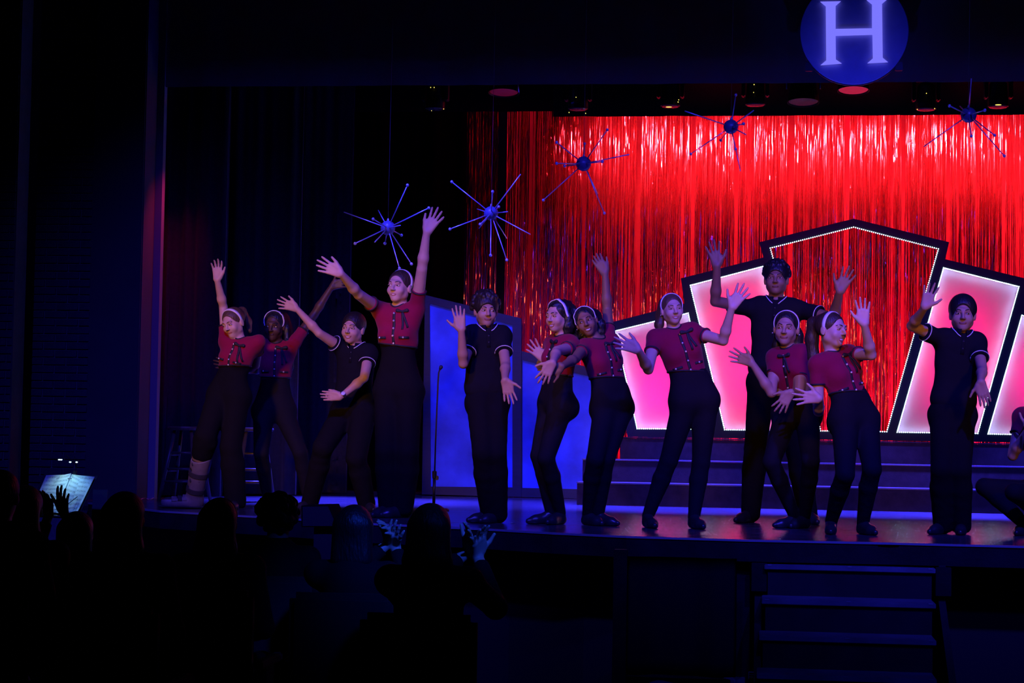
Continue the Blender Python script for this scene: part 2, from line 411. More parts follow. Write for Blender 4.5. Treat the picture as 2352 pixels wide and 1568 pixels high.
# ---------------------------------------------------------------- tinsel
M_TIN = mat('red_foil', (0.92, 0.14, 0.19), 0.17, metal=0.9, bump=0.07, bscale=150)
M_CYC = mat('red_cloth', (0.5, 0.08, 0.09), 0.9, spec=0.1)
YC = 19.25
def tinsel(name, x0, x1, z0, z1, Y, n, layers, seed):
    rg = np.random.default_rng(seed); V = []; F = []; base = 0
    ph = rg.uniform(0, 6.3, 4)
    gap = lambda x: min(.97, max(.05, .17 + .9 * max(0, math.sin(x * 17 + ph[0]) * math.sin(x * 29 + ph[1]) + .35 * math.sin(x * 71 + ph[2])) ** 1.0))
    zs = np.arange(z1, z0 - 0.02, -0.045); nz = len(zs)
    for L in range(layers):
        for i in range(n):
            x = x0 + (x1 - x0) * (i + rg.uniform(0.1, 0.9)) / n
            if rg.random() < gap(x): continue
            wdt = rg.uniform(0.0022, 0.0046)
            tw = np.cumsum(rg.normal(0, 0.22, nz)) + rg.normal(0, 0.9)
            sw = np.cumsum(rg.normal(0, 0.0006, nz)); dep = Y + L * 0.05 + rg.uniform(0, 0.03) + np.cumsum(rg.normal(0, 0.0012, nz)) * 0.6 + 0.003 * np.sin(zs * rg.uniform(3, 14) + rg.uniform(0, 6)) + (rg.random(nz) < .07) * rg.normal(0, .009, nz)
            cx, sx = np.cos(tw) * wdt, np.sin(tw) * wdt
            a = np.stack([x + sw - cx, dep - sx, zs], 1); b = np.stack([x + sw + cx, dep + sx, zs], 1)
            V.append(np.stack([a, b], 1).reshape(-1, 3))
            k = np.arange(nz - 1) * 2 + base
            F.append(np.stack([k, k + 1, k + 3, k + 2], 1)); base += 2 * nz
    V = np.concatenate(V); F = np.concatenate(F)
    me = mesh_np(name, V, F); return link(name, me, M_TIN)
def mesh_np(name, V, Q, smooth=True):
    me = bpy.data.meshes.new(name); V = np.asarray(V, np.float32); Q = np.asarray(Q, np.int32)
    me.vertices.add(len(V)); me.vertices.foreach_set('co', V.ravel())
    k = Q.shape[1]; me.loops.add(len(Q) * k); me.loops.foreach_set('vertex_index', Q.ravel())
    me.polygons.add(len(Q)); me.polygons.foreach_set('loop_start', np.arange(len(Q), dtype=np.int32) * k)
    me.polygons.foreach_set('loop_total', np.full(len(Q), k, np.int32))
    if smooth: me.polygons.foreach_set('use_smooth', np.ones(len(Q), bool))
    me.update(calc_edges=True); return me
z_top = P(1600, 200, YC).z
t1 = tinsel('tinsel_curtain', px_x(1160, 600, YC), 5.3, 0.03, z_top, YC, 1050, 3, 1)
tag(t1, 'wide red metallic tinsel curtain glittering across the back of the stage', 'curtain', kind='stuff')
t2 = tinsel('tinsel_curtain', px_x(1066, 600, YC), px_x(1147, 600, YC), 0.03, z_top, YC, 40, 2, 2)
tag(t2, 'narrow dim strip of red tinsel at the left end, split off by a black gap', 'curtain', kind='stuff')
cy = thing('red_drop', 'plain red lit cloth drop hanging behind the tinsel', 'backdrop')
cloth('cloth', px_x(1160, 600, 20.1), 6.2, 0.02, 5.0, 20.1, M_CYC, cy, 0.01, 0.7, 31, nx=60, nz=4)
tp = thing('tinsel_pipe', 'black batten pipe that the tinsel hangs from', 'pipe')
tube('pipe', [(px_x(1060, 200, YC), YC + 0.03, z_top), (5.6, YC + 0.03, z_top)], 0.024, M_METAL, tp)

# ---------------------------------------------------------------- steps and upper platform
sp = thing('stage_steps', 'dark grey three-tier platform steps below the lit arch', 'steps')
M_NOSE = mat('step_nose', (0.06, 0.045, 0.055), 0.4)
YS = [17.1, 17.42, 17.74]
ys_end = 18.95
for i in range(3):
    z0, z1 = 0.2 * i, 0.2 * (i + 1)
    x0 = P((1325, 1338, 1425)[i], (1130, 1080, 1030)[i], YS[i]).x
    box('riser', (x0, YS[i], z0 + 0.001), (5.8, YS[i] + 0.02, z1 - 0.013), M_STEP, sp, 0.002)
    box('tread', (x0 - 0.004, YS[i] - 0.008, z1 - 0.012), (5.8, (YS[i + 1] if i < 2 else ys_end), z1), M_NOSE if i < 2 else M_STEP, sp, 0.002)
    box('side_panel', (x0, YS[i] + 0.02, z0), (x0 + 0.02, (YS[i + 1] if i < 2 else ys_end), z1 - 0.012), M_STEP, sp)

# ---------------------------------------------------------------- painted flats
YF = 18.72
fl = thing('painted_flat', 'tall blue sponge-painted flat with dark frame, taller left half', 'flat')
fl2 = thing('painted_flat', 'lower blue sponge-painted flat joined on the right of the tall one', 'flat')
M_FLAT = mat('flat_blue', (0.04, 0.09, 0.42), 0.8, noise=0.45, nscale=2.6)
M_FFRAME = mat('flat_frame', (0.006, 0.007, 0.014), 0.7, noise=0.3, nscale=5, stretch=(1, 1, 8))
zf = lambda px, py: P(px, py, YF)
def flat(parent, o, i_):
    plate('frame', [zf(*p) for p in o], [[zf(*p) for p in i_]], 0.04, M_FFRAME, parent)
    plate('panel', [zf(*p) + Vector((0, 0.015, 0)) for p in i_], [], 0.01, M_FLAT, parent)
    a, b = zf(*o[0]), zf(*o[-1])
    tube('brace', [(a.x * .5 + b.x * .5, YF + 0.05, 0.9), (a.x * .5 + b.x * .5, YF + 0.45, 0.0)], 0.02, M_FFRAME, parent)
flat(fl, [(969, 1135), (976, 677), (1197, 731), (1197.5, 1141)], [(989, 1117), (987, 697), (1177, 746), (1177, 1119)])
flat(fl2, [(1198, 1141), (1198, 806), (1412, 858), (1412, 1147)], [(1199.5, 1120), (1199.5, 826), (1370, 868), (1370, 1124)])

# ---------------------------------------------------------------- lit arch
YA = 18.1
def za(p):
    q = P(p[0], p[1], YA); q.z = max(q.z, 0.601); return q
arch = thing('lit_arch', 'dark stepped arch with pink panels outlined by white bulbs', 'set piece')
outer = [(1441, 1003), (1396, 742), (1572, 697), (1564, 639), (1754, 591), (1744, 556), (1960.6, 502), (2180, 556), (2171, 595), (2362, 641), (2356, 690), (2538, 742), (2488, 1018)]
openings = [
    [(1412, 759.5), (1581, 718), (1640, 986), (1463, 985)],
    [(1585, 654.5), (1752, 611), (1862, 989.5), (1664, 987.5)],
    [(1768.5, 569), (1960.6, 520.5), (2156, 571), (2037, 992), (1885, 990)],
    [(2167, 614), (2341, 657.5), (2246, 996), (2060, 993)],
    [(2347, 723), (2518, 768), (2455, 1001), (2268.6, 997)]]
M_ARCH = mat('arch_paint', (0.012, 0.013, 0.022), 0.7, spec=0.15)
plate('frame', [za(p) for p in outer], [[za(p) for p in o] for o in openings], 0.07, M_ARCH, arch)
M_PANEL = mat('pink_panel', (0.22, 0.18, 0.22), 0.7, transl=0.5)
M_PANEL.node_tree.nodes['Translucent BSDF'].inputs[0].default_value = (.85, .42, .72, 1)
M_BULB = emat('bulb_glow', (0.62, 0.95, 1.0), 5.5)
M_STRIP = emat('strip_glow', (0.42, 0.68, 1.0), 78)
PINKS = {0: ((1.0, 0.006, 0.30), 22), 1: ((1.0, 0.025, 0.13), 30), 3: ((1.0, 0.03, 0.15), 19), 4: ((1.0, 0.02, 0.25), 11)}
ico = bpy.data.meshes.new('ico'); _b = bmesh.new(); bmesh.ops.create_icosphere(_b, subdivisions=1, radius=1); _b.to_mesh(ico); _b.free()
iv = np.array([v.co for v in ico.vertices]); ifc = np.array([list(p.vertices) for p in ico.polygons])
for k, op in enumerate(openings):
    pts = [za(p) for p in op]; n = len(pts); cen = sum(pts, Vector()) / n
    V, F, base = [], [], 0
    for i in range(n):
        a, b = pts[i], pts[(i + 1) % n]
        cnt = max(2, int((b - a).length / 0.0188))
        for j in range(cnt):
            c = a.lerp(b, j / cnt); c = c + (cen - c).normalized() * 0.004 + Vector((0, -0.004, 0))
            V.append(iv * 0.0060 + np.array(c)); F.append(ifc + base); base += len(iv)
    o = link('bulb_string', mesh_np('bulb_string', np.concatenate(V), np.concatenate(F)), M_BULB, arch); o['kind'] = 'stuff'
    if k != 2:
        plate('panel', [p + Vector((0, 0.042, 0)) for p in pts], [], 0.004, M_PANEL, arch)
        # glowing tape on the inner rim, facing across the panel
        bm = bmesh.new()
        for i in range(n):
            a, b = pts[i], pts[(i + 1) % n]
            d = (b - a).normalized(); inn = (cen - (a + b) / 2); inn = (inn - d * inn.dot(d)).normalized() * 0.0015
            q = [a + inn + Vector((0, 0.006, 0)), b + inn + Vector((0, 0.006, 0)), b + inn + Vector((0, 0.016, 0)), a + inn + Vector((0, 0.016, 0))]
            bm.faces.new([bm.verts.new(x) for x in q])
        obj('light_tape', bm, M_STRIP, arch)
        # backlight box behind the panel with its own lamp
        bk = [p + Vector((0, 0.40, 0)) for p in pts]
        bm = bmesh.new(); f0 = [bm.verts.new(p + Vector((0, 0.07, 0))) for p in pts]; f1 = [bm.verts.new(p) for p in bk]
        for i in range(n): bm.faces.new((f0[i], f0[(i + 1) % n], f1[(i + 1) % n], f1[i]))
        bm.faces.new(f1); obj('back_box', bm, mat('box_white', (0.6, 0.6, 0.6), 0.8), arch)
        col, pw = PINKS[k]
        lc = cen + Vector((0, 0.36, 0))
        if k == 0: lc += Vector((-0.05, 0, -0.12))
        area('panel_lamp', lc, lc + Vector((0, -1, 0)), pw, col, 0.3 if k in (0, 4) else 0.42, 0.55 if k in (0, 4) else 0.95)
for i, px in enumerate((1480, 1700, 2170, 2420)):
    q = za((px, 900)); tube('brace', [(q.x, YA + 0.5, 1.0), (q.x, YA + 0.78, 0.61)], 0.02, M_BLACK, arch)

# ---------------------------------------------------------------- round sign with the letter H
YH = 16.0
sg = thing('round_sign', 'round blue hanging sign with a glowing pale letter H', 'sign')
ch = P(1962, 72, YH); rr = (P(2087, 72, YH) - ch).length
lathe('disc', [(rr - 0.004, 0), (rr, 0.004), (rr, 0.03), (rr - 0.004, 0.034)], ch + Vector((0, 0.034, 0)), mat('sign_blue', (0.5, 0.5, 0.75), 0.6, noise=0.06, nscale=12), sg, 72, (0, -1, 0))
lathe('rim', [(rr + 0.008, 0), (rr + 0.008, 0.02), (rr - 0.002, 0.02), (rr - 0.002, 0)], ch + Vector((0, 0.036, 0)), M_BLACK, sg, 72, (0, -1, 0))
hp = [(1884, 5.5), (1931, 4.5), (1919, 15), (1919, 68), (2002.5, 66.5), (2002.5, 11.5), (1990.5, 2), (2037, 0.5), (2025.5, 10), (2027, 134), (2039, 144), (1992, 146.5), (2004.5, 135.5), (2003.5, 81), (1919, 83.5), (1919.5, 138), (1933, 147), (1884.5, 151), (1897.5, 140), (1896.5, 16)]
hp = [P(x, y_, YH) + Vector((0, -0.028, 0)) for x, y_ in hp]
plate('letter_h', hp, [], 0.012, emat('letter_glow', (0.20, 0.185, 1.0), 1.0), sg)
for s in (-0.6, 0.6):
    tube('hanger', [ch + Vector((s * rr, 0.04, rr * 0.7)), ch + Vector((s * rr, 0.04, 3.2))], 0.006, M_METAL, sg, 6)
for s in (-1, 1):
    a = ch + Vector((s * rr * 0.83, 0.0, -rr * 0.62))
    box('clamp', (a.x - 0.03, a.y + 0.01, a.z - 0.05), (a.x + 0.03, a.y + 0.05, a.z + 0.02), M_METAL, sg, 0.004)
spot('sign_lamp', ch + Vector((0, -1.0, -1.5)), ch + Vector((0, 0, -0.12)), 26, (0.01, 0.03, 1.0), 50, 1.0, 0.02)

# ---------------------------------------------------------------- stage lanterns on the batten
pb = thing('lighting_batten', 'black lighting pipe across the stage behind the valance', 'pipe')
zbt = P(1500, 172, 17.2).z + 0.12
tube('pipe', [(-4.5, 17.2, zbt), (6.0, 17.2, zbt)], 0.024, M_METAL, pb)
M_GLINT = emat('painted_glint', (1.0, 0.75, 0.12), 1.6)  # amber light caught on the lanterns, put in as small glowing beads
def moving_head(px, py, lab, glint, sc=1.0):
    Y = 17.2; c = P(px, py, Y)
    t = thing('stage_lantern', lab, 'stage light', 'stage lights above the tinsel')
    box('clamp', (c.x - 0.03, Y - 0.04, zbt - 0.03), (c.x + 0.03, Y + 0.04, zbt + 0.04), M_METAL, t, 0.005)
    box('base', (c.x - 0.11, Y - 0.09, c.z + 0.14), (c.x + 0.11, Y + 0.09, zbt - 0.02), M_METAL, t, 0.012)
    for s in (-1, 1):
        box('yoke_arm', (c.x + s * 0.105 - 0.016, Y - 0.05, c.z - 0.04), (c.x + s * 0.105 + 0.016, Y + 0.05, c.z + 0.16), M_METAL, t, 0.008)
    lathe('barrel', [(0.05, 0.12), (0.075, 0.09), (0.08, -0.02), (0.088, -0.06), (0.088, -0.11)], (c.x, Y, c.z), M_METAL, t, 18)
    lathe('lens', [(0.078, -0.112), (0.075, -0.118), (0.02, -0.124)], (c.x, Y, c.z), mat('lens_glass', (0.05, 0.05, 0.06), 0.08, spec=0.8), t, 18)
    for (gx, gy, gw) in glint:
        q = P(gx, gy, Y - 0.12); ball('painted_glint', (q.x, Y - 0.115, q.z), 0.0045, M_GLINT, t, 6, (gw, 1, 1))
moving_head(1000, 222, 'dim stage light with two yellow dots, leftmost on the batten', [(989, 200.5, 1), (997, 200.5, 1), (1019, 250, .8), (991, 254, .7)])
moving_head(1328, 222, 'dim stage light above the left end of the tinsel border', [(1323, 223, .8), (1307, 258, 1), (1345, 260, 1)])
moving_head(1540, 215, 'stage light with a yellow glint on its rim, above the lit curtain', [(1536, 245.5, 7), (1557.5, 234, 1.2), (1559, 229, .8)])
moving_head(1735, 212, 'dim stage light above the starburst near the top of the tinsel', [(1732, 194, 1.2), (1731, 212, .7)])
moving_head(2127, 222, 'dim stage light just to the right of the round H sign', [(2128, 214, 1), (2107, 251, 1), (2147, 249, 1)])
moving_head(2293, 216, 'stage light with a curved yellow glint, rightmost on the batten', [(2293, 240.5, 7)])
def par(px, py, lab, e):
    Y = 16.9; c = P(px, py, Y); rl = 0.128
    t = thing('par_can', lab, 'stage light', 'round stage lamps on the batten')
    lathe('can', [(rl * 0.6, 0.26), (rl * 0.8, 0.22), (rl, 0.08), (rl * 1.08, 0.0), (rl * 1.06, 0.0), (rl * 1.0, 0.02)], c, M_METAL, t, 24, (0, 0.12, 1))
    lathe('lens', [(rl * 0.98, 0.012), (rl * 0.9, 0.006), (rl * 0.4, 0.0)], c, emat('red_lens%.2f' % e, (1.0, 0.02, 0.08), e), t, 24, (0, 0.12, 1))
    tube('yoke', [c + Vector((-rl * 1.1, 0, 0.12)), c + Vector((-rl * 1.1, 0, 0.34)), c + Vector((rl * 1.1, 0, 0.34)), c + Vector((rl * 1.1, 0, 0.12))], 0.01, M_METAL, t, 6)
    tube('hanger', [c + Vector((0, 0, 0.34)), (c.x, 17.2, zbt)], 0.012, M_METAL, t, 6)
par(1960, 209, 'round red lamp glowing just below the H sign', 0.35)
par(1157, 214, 'faint red lamp above the narrow left strip of tinsel', 0.05)
par(1845, 236, 'unlit round lamp on the batten left of the H sign', 0.0)
# ---------------------------------------------------------------- figures: smooth distance fields turned into one surface
def V3(p): return np.array((p[0], p[1], p[2]), float)
def nrm(v): v = np.asarray(v, float); return v / max(np.linalg.norm(v), 1e-9)

class Shape:
    """a list of soft primitives; each is (kind, data, blend, box)"""
    def __init__(s): s.p = []
    def cap(s, a, b, ra, rb=None, k=0.02, flat=None, cut=False):
        a, b = V3(a), V3(b); rb = ra if rb is None else rb
        s.p.append(('cap', (a, b, ra, rb, flat, cut), k, np.minimum(a, b) - max(ra, rb), np.maximum(a, b) + max(ra, rb)))
    def ell(s, c, r, Rm=None, k=0.02):
        c = V3(c); s.p.append(('ell', (c, np.array(r, float), Rm), k, c - max(r), c + max(r)))
    def sub(s, c, r, Rm=None, k=0.01):
        c = V3(c); s.p.append(('sub', (c, np.array(r, float), Rm), k, c - max(r), c + max(r)))
    def cut(s, o, n): s.p.append(('cut', (V3(o), nrm(n)), 0, None, None))
    def noise(s, f, amp, lo, hi): s.p.append(('noise', (f, amp), 0, V3(lo), V3(hi)))
    def bounds(s):
        q = [x for x in s.p if x[0] in ('cap', 'ell')]
        return np.min([x[3] for x in q], 0) - 0.03, np.max([x[4] for x in q], 0) + 0.03
    @staticmethod
    def _d(kind, data, X, Y, Z):
        if kind == 'cap':
            a, b, ra, rb, flat, cut = data
            ba = b - a; L2 = max(ba @ ba, 1e-9)
            px, py, pz = X - a[0], Y - a[1], Z - a[2]
            h = np.clip((px * ba[0] + py * ba[1] + pz * ba[2]) / L2, 0, 1)
            qx, qy, qz = px - h * ba[0], py - h * ba[1], pz - h * ba[2]
            if flat is not None:
                n, f = flat; t = (qx * n[0] + qy * n[1] + qz * n[2]) * (1 / f - 1)
                qx, qy, qz = qx + t * n[0], qy + t * n[1], qz + t * n[2]
            r = ra + (rb - ra) * h
            d = np.sqrt(qx * qx + qy * qy + qz * qz) - r
            if cut:
                l = math.sqrt(L2)
                d = np.maximum(d, (px * ba[0] + py * ba[1] + pz * ba[2]) / l - l)
            return d
        c, r, Rm = data
        px, py, pz = X - c[0], Y - c[1], Z - c[2]
        if Rm is not None:
            px, py, pz = (px * Rm[0][0] + py * Rm[0][1] + pz * Rm[0][2], px * Rm[1][0] + py * Rm[1][1] + pz * Rm[1][2], px * Rm[2][0] + py * Rm[2][1] + pz * Rm[2][2])
        k0 = np.sqrt((px / r[0]) ** 2 + (py / r[1]) ** 2 + (pz / r[2]) ** 2)
        k1 = np.sqrt((px / r[0] ** 2) ** 2 + (py / r[1] ** 2) ** 2 + (pz / r[2] ** 2) ** 2)
        return k0 * (k0 - 1) / np.maximum(k1, 1e-6)
    def _apply(s, F, prim, X, Y, Z):
        kind, data, k, _, _ = prim
        if kind == 'cut':
            o, n = data; return np.maximum(F, (X - o[0]) * n[0] + (Y - o[1]) * n[1] + (Z - o[2]) * n[2])
        if kind == 'noise':
            f, amp = data
            return F + amp * (np.sin(f * X + 1.7 * np.sin(f * .7 * Z)) * np.sin(f * 1.1 * Y + 2.1) * np.sin(f * .9 * Z + 1.3 * np.sin(f * .8 * X)))
        d = s._d('cap' if kind == 'cap' else 'ell', data, X, Y, Z)
        if kind == 'sub':
            d = -d; h = np.maximum(k - np.abs(F - d), 0) / k; return np.maximum(F, d) + h * h * k * 0.25
        h = np.maximum(k - np.abs(F - d), 0) / k; return np.minimum(F, d) - h * h * k * 0.25
    def eval(s, pts):
        pts = np.asarray(pts, float); X, Y, Z = pts[:, 0], pts[:, 1], pts[:, 2]; F = np.full(len(pts), 0.08)
        for q in s.p: F = s._apply(F, q, X, Y, Z)
        return F
    def hit(s, o, d, far=0.35, n=180, first=True):
        """first outside-to-inside crossing along d"""
        o, d = V3(o), nrm(d); t = np.linspace(0, far, n); f = s.eval(o + t[:, None] * d)
        i = np.flatnonzero((f[:-1] > 0) & (f[1:] <= 0))
        if len(i) == 0: return o + d * t[np.argmin(f)]
        i = i[0]; u = f[i] / (f[i] - f[i + 1]); return o + d * (t[i] + u * (t[1] - t[0]))
    def mesh(s, name, h, fine=None, hf=None):
        lo, hi = s.bounds(); ax = []
        for k in range(3):
            g = [lo[k]]
            iv = [(b[0][k], b[1][k]) for b in (fine or [])]
            while g[-1] < hi[k]:
                x = g[-1]; g.append(x + (hf if any(a <= x <= b for a, b in iv) else h))
            ax.append(np.array(g, np.float32))
        X, Y, Z = ax; F = np.full((len(X), len(Y), len(Z)), 0.08, np.float32)
        for q in s.p:
            if q[3] is None:
                F = s._apply(F, q, X[:, None, None], Y[None, :, None], Z[None, None, :]).astype(np.float32); continue
            pad = 0.02 + q[2]
            i0, i1 = [], []
            for k in range(3):
                i0.append(max(0, np.searchsorted(ax[k], q[3][k] - pad) - 1)); i1.append(min(len(ax[k]), np.searchsorted(ax[k], q[4][k] + pad) + 1))
            sl = tuple(slice(a, b) for a, b in zip(i0, i1))
            F[sl] = s._apply(F[sl], q, X[sl[0]][:, None, None], Y[sl[1]][None, :, None], Z[sl[2]][None, None, :])
        V, Q = nets(F, X, Y, Z)
        return mesh_np(name, V, Q)

def nets(F, X, Y, Z):
    S = F < 0; sh = [(i, j, k) for i in (0, 1) for j in (0, 1) for k in (0, 1)]
    nx, ny, nz = S.shape
    cnt = np.zeros((nx - 1, ny - 1, nz - 1), np.uint8)
    for i, j, k in sh: cnt += S[i:nx - 1 + i, j:ny - 1 + j, k:nz - 1 + k]
    act = (cnt > 0) & (cnt < 8)
    I, J, K = np.nonzero(act)
    vid = np.full(act.shape, -1, np.int32); vid[I, J, K] = np.arange(len(I))
    f = {c: F[I + c[0], J + c[1], K + c[2]] for c in sh}
    acc = np.zeros((len(I), 3)); n = np.zeros(len(I))
    xs = {0: X[I], 1: X[I + 1]}; ys = {0: Y[J], 1: Y[J + 1]}; zs = {0: Z[K], 1: Z[K + 1]}
    for a in sh:
        for d in range(3):
            if a[d]: continue
            b = list(a); b[d] = 1; b = tuple(b)
            m = (f[a] < 0) != (f[b] < 0)
            t = np.where(m, f[a] / np.where(m, f[a] - f[b], 1), 0)
            pa = (xs[a[0]], ys[a[1]], zs[a[2]]); pb = (xs[b[0]], ys[b[1]], zs[b[2]])
            for q in range(3): acc[:, q] += np.where(m, pa[q] + t * (pb[q] - pa[q]), 0)
            n += m
    Vv = acc / n[:, None]
    quads = []
    for d in range(3):
        u, v = (d + 1) % 3, (d + 2) % 3
        sa = [slice(None)] * 3; sb = [slice(None)] * 3
        sa[d], sb[d] = slice(0, -1), slice(1, None)
        for e in (u, v): sa[e] = sb[e] = slice(1, -1)
        A, B = S[tuple(sa)], S[tuple(sb)]
        idx = np.array(np.nonzero(A != B)); ins = A[tuple(idx)]
        idx[u] += 1; idx[v] += 1
        def cell(du, dv):
            c = idx.copy(); c[u] += du; c[v] += dv; return vid[c[0], c[1], c[2]]
        q = np.stack([cell(-1, -1), cell(0, -1), cell(0, 0), cell(-1, 0)], 1)
        q[~ins] = q[~ins][:, ::-1]; quads.append(q)
    return Vv, np.concatenate(quads)

def reach(S0, px, L, sg):
    """the point at distance L from S0 on the ray through the pixel; sg<0 towards the viewer, sg>0 away"""
    o = V3(CAM); d = nrm(V3(ray(*px))); s = V3(S0) - o; b = s @ d; disc = b * b - (s @ s - L * L)
    if disc <= 0: return o + d * b
    return o + d * (b + sg * math.sqrt(disc))

SKIN = {}
def skin(name, col): return mat('skin_' + name, col, 0.5, spec=0.4, noise=0.05, nscale=14)
M_JACKET = mat('maroon_knit', (0.25, 0.006, 0.042), 0.85, spec=0.15, sheen=0.1, bump=0.25, bscale=45)
M_LEGGING = mat('black_legging', (0.010, 0.010, 0.014), 0.8, spec=0.08, bump=0.35, bscale=28)
M_TROUSER = mat('black_trouser', (0.007, 0.007, 0.009), 0.9, spec=0.06, bump=0.4, bscale=18)
M_POLO = mat('black_pique', (0.010, 0.010, 0.014), 0.9, spec=0.06, bump=0.35, bscale=22)
M_PIPING = mat('white_piping', (0.75, 0.72, 0.75), 0.7)
M_BTRIM = mat('black_trim', (0.012, 0.012, 0.016), 0.7)
M_SHOE = mat('black_leather', (0.02, 0.02, 0.022), 0.32, spec=0.5, bump=0.15, bscale=60)
M_BAND = mat('white_headband', (0.82, 0.80, 0.84), 0.35)
M_PEARL = mat('pearl_button', (0.8, 0.74, 0.66), 0.18, metal=0.3)
M_GOLD = mat('gold_button', (0.9, 0.62, 0.12), 0.25, metal=0.9)
M_EYE = mat('eye_white', (0.72, 0.70, 0.70), 0.25)
M_IRIS = mat('iris_dark', (0.02, 0.012, 0.01), 0.1)
M_TEETH = mat('teeth', (0.8, 0.76, 0.7), 0.3)
M_MOUTH = mat('mouth_inside', (0.06, 0.01, 0.012), 0.6)
HAIRC = {'brown': mat('hair_brown', (0.045, 0.026, 0.017), 0.5, bump=0.6, bscale=90, noise=0.3, nscale=30, stretch=(1, 1, 0.25)),
         'dark': mat('hair_dark', (0.014, 0.010, 0.009), 0.5, bump=0.6, bscale=90, stretch=(1, 1, 0.25)),
         'black': mat('hair_black', (0.008, 0.008, 0.010), 0.45, bump=0.6, bscale=90, stretch=(1, 1, 0.25)),
         'light': mat('hair_light', (0.10, 0.055, 0.03), 0.5, bump=0.6, bscale=90, noise=0.3, nscale=30, stretch=(1, 1, 0.25))}
LIPS = {}

def ribbon(name, pts, ups, wd, th, m, parent):
    """flat band along pts; ups are the outward directions"""
    bm = bmesh.new(); rings = []
    n = len(pts)
    for i in range(n):
        d = nrm(V3(pts[min(i + 1, n - 1)]) - V3(pts[max(i - 1, 0)])); u = nrm(V3(ups[i]) - d * (V3(ups[i]) @ d)); s = np.cross(d, u)
        w_ = wd[i] if hasattr(wd, '__len__') else wd
        c = V3(pts[i]); rings.append([bm.verts.new(c + s * a * w_ / 2 + u * b * th) for a, b in ((-1, 0), (1, 0), (0.86, 1), (-0.86, 1))])
    for a, b in zip(rings, rings[1:]):
        for k in range(4): bm.faces.new((a[k], a[(k + 1) % 4], b[(k + 1) % 4], b[k]))
    bm.faces.new(rings[0]); bm.faces.new(rings[-1][::-1]); bmesh.ops.recalc_face_normals(bm, faces=bm.faces[:])
    return obj(name, bm, m, parent, True)

def hand(S, wrist, tip_px, th_px, right, H, sg=0, spread=15, curl=10, thumb_up=0.0):
    L = 0.106 * H; s = H / 1.6 * .94; wrist = V3(wrist)
    tip = reach(wrist, tip_px, L, sg) if sg else V3(P(tip_px[0], tip_px[1], wrist[1]))
    u = nrm(tip - wrist); th = V3(P(th_px[0], th_px[1], wrist[1])); v = th - wrist; v = nrm(v - u * (v @ u))
    n = np.cross(u, v) * (-1 if right else 1)
    lo, hi = wrist.copy(), wrist.copy(); A = []
    kn = []
    for i, (wv, du) in enumerate(((0.52, .49), (0.18, .53), (-0.17, .51), (-0.50, .46))):
        q = wrist + u * L * du + v * wv * 0.34 * L; kn.append(q)
        S.cap(wrist + u * L * 0.06 + v * wv * 0.22 * L, q, 0.0135 * s, 0.0105 * s, k=0.016)
    S.cap(wrist + u * L * .12 + v * .14 * L, wrist + u * L * .38 + v * .2 * L, 0.015 * s, .012 * s, k=.012)
    ang = [R(spread * a) for a in (1.0, 0.28, -0.42, -1.12)]; fl = (.40, .45, .42, .34)
    for i in range(4):
        d = u * math.cos(ang[i]) + v * math.sin(ang[i]); p = kn[i]; c = R(curl)
        for j, (fr, ra, rb) in enumerate(((.44, .0092, .0086), (.32, .0086, .0078), (.24, .0078, .0066))):
            dd = d * math.cos(c * j) + n * math.sin(c * (j + .4)); q = p + nrm(dd) * fl[i] * L * fr * 1.08
            S.cap(p, q, ra * s, rb * s, k=0.004 if j else 0.007); p = q
        A.append(p)
    t0 = wrist + u * L * .14 + v * .17 * L
    ta = R(52 - thumb_up)
    d = u * math.cos(ta) + v * math.sin(ta) + n * 0.12; t1 = t0 + nrm(d) * .25 * L
    d2 = u * math.cos(ta - .25) + v * math.sin(ta - .25) + n * 0.05; t2 = t1 + nrm(d2) * .24 * L
    S.cap(t0, t1, 0.0135 * s, 0.0105 * s, k=0.014); S.cap(t1, t2, 0.0102 * s, 0.0078 * s, k=0.005)
    A += [t2, wrist]
    A = np.array(A); return A.min(0) - 0.02, A.max(0) + 0.02

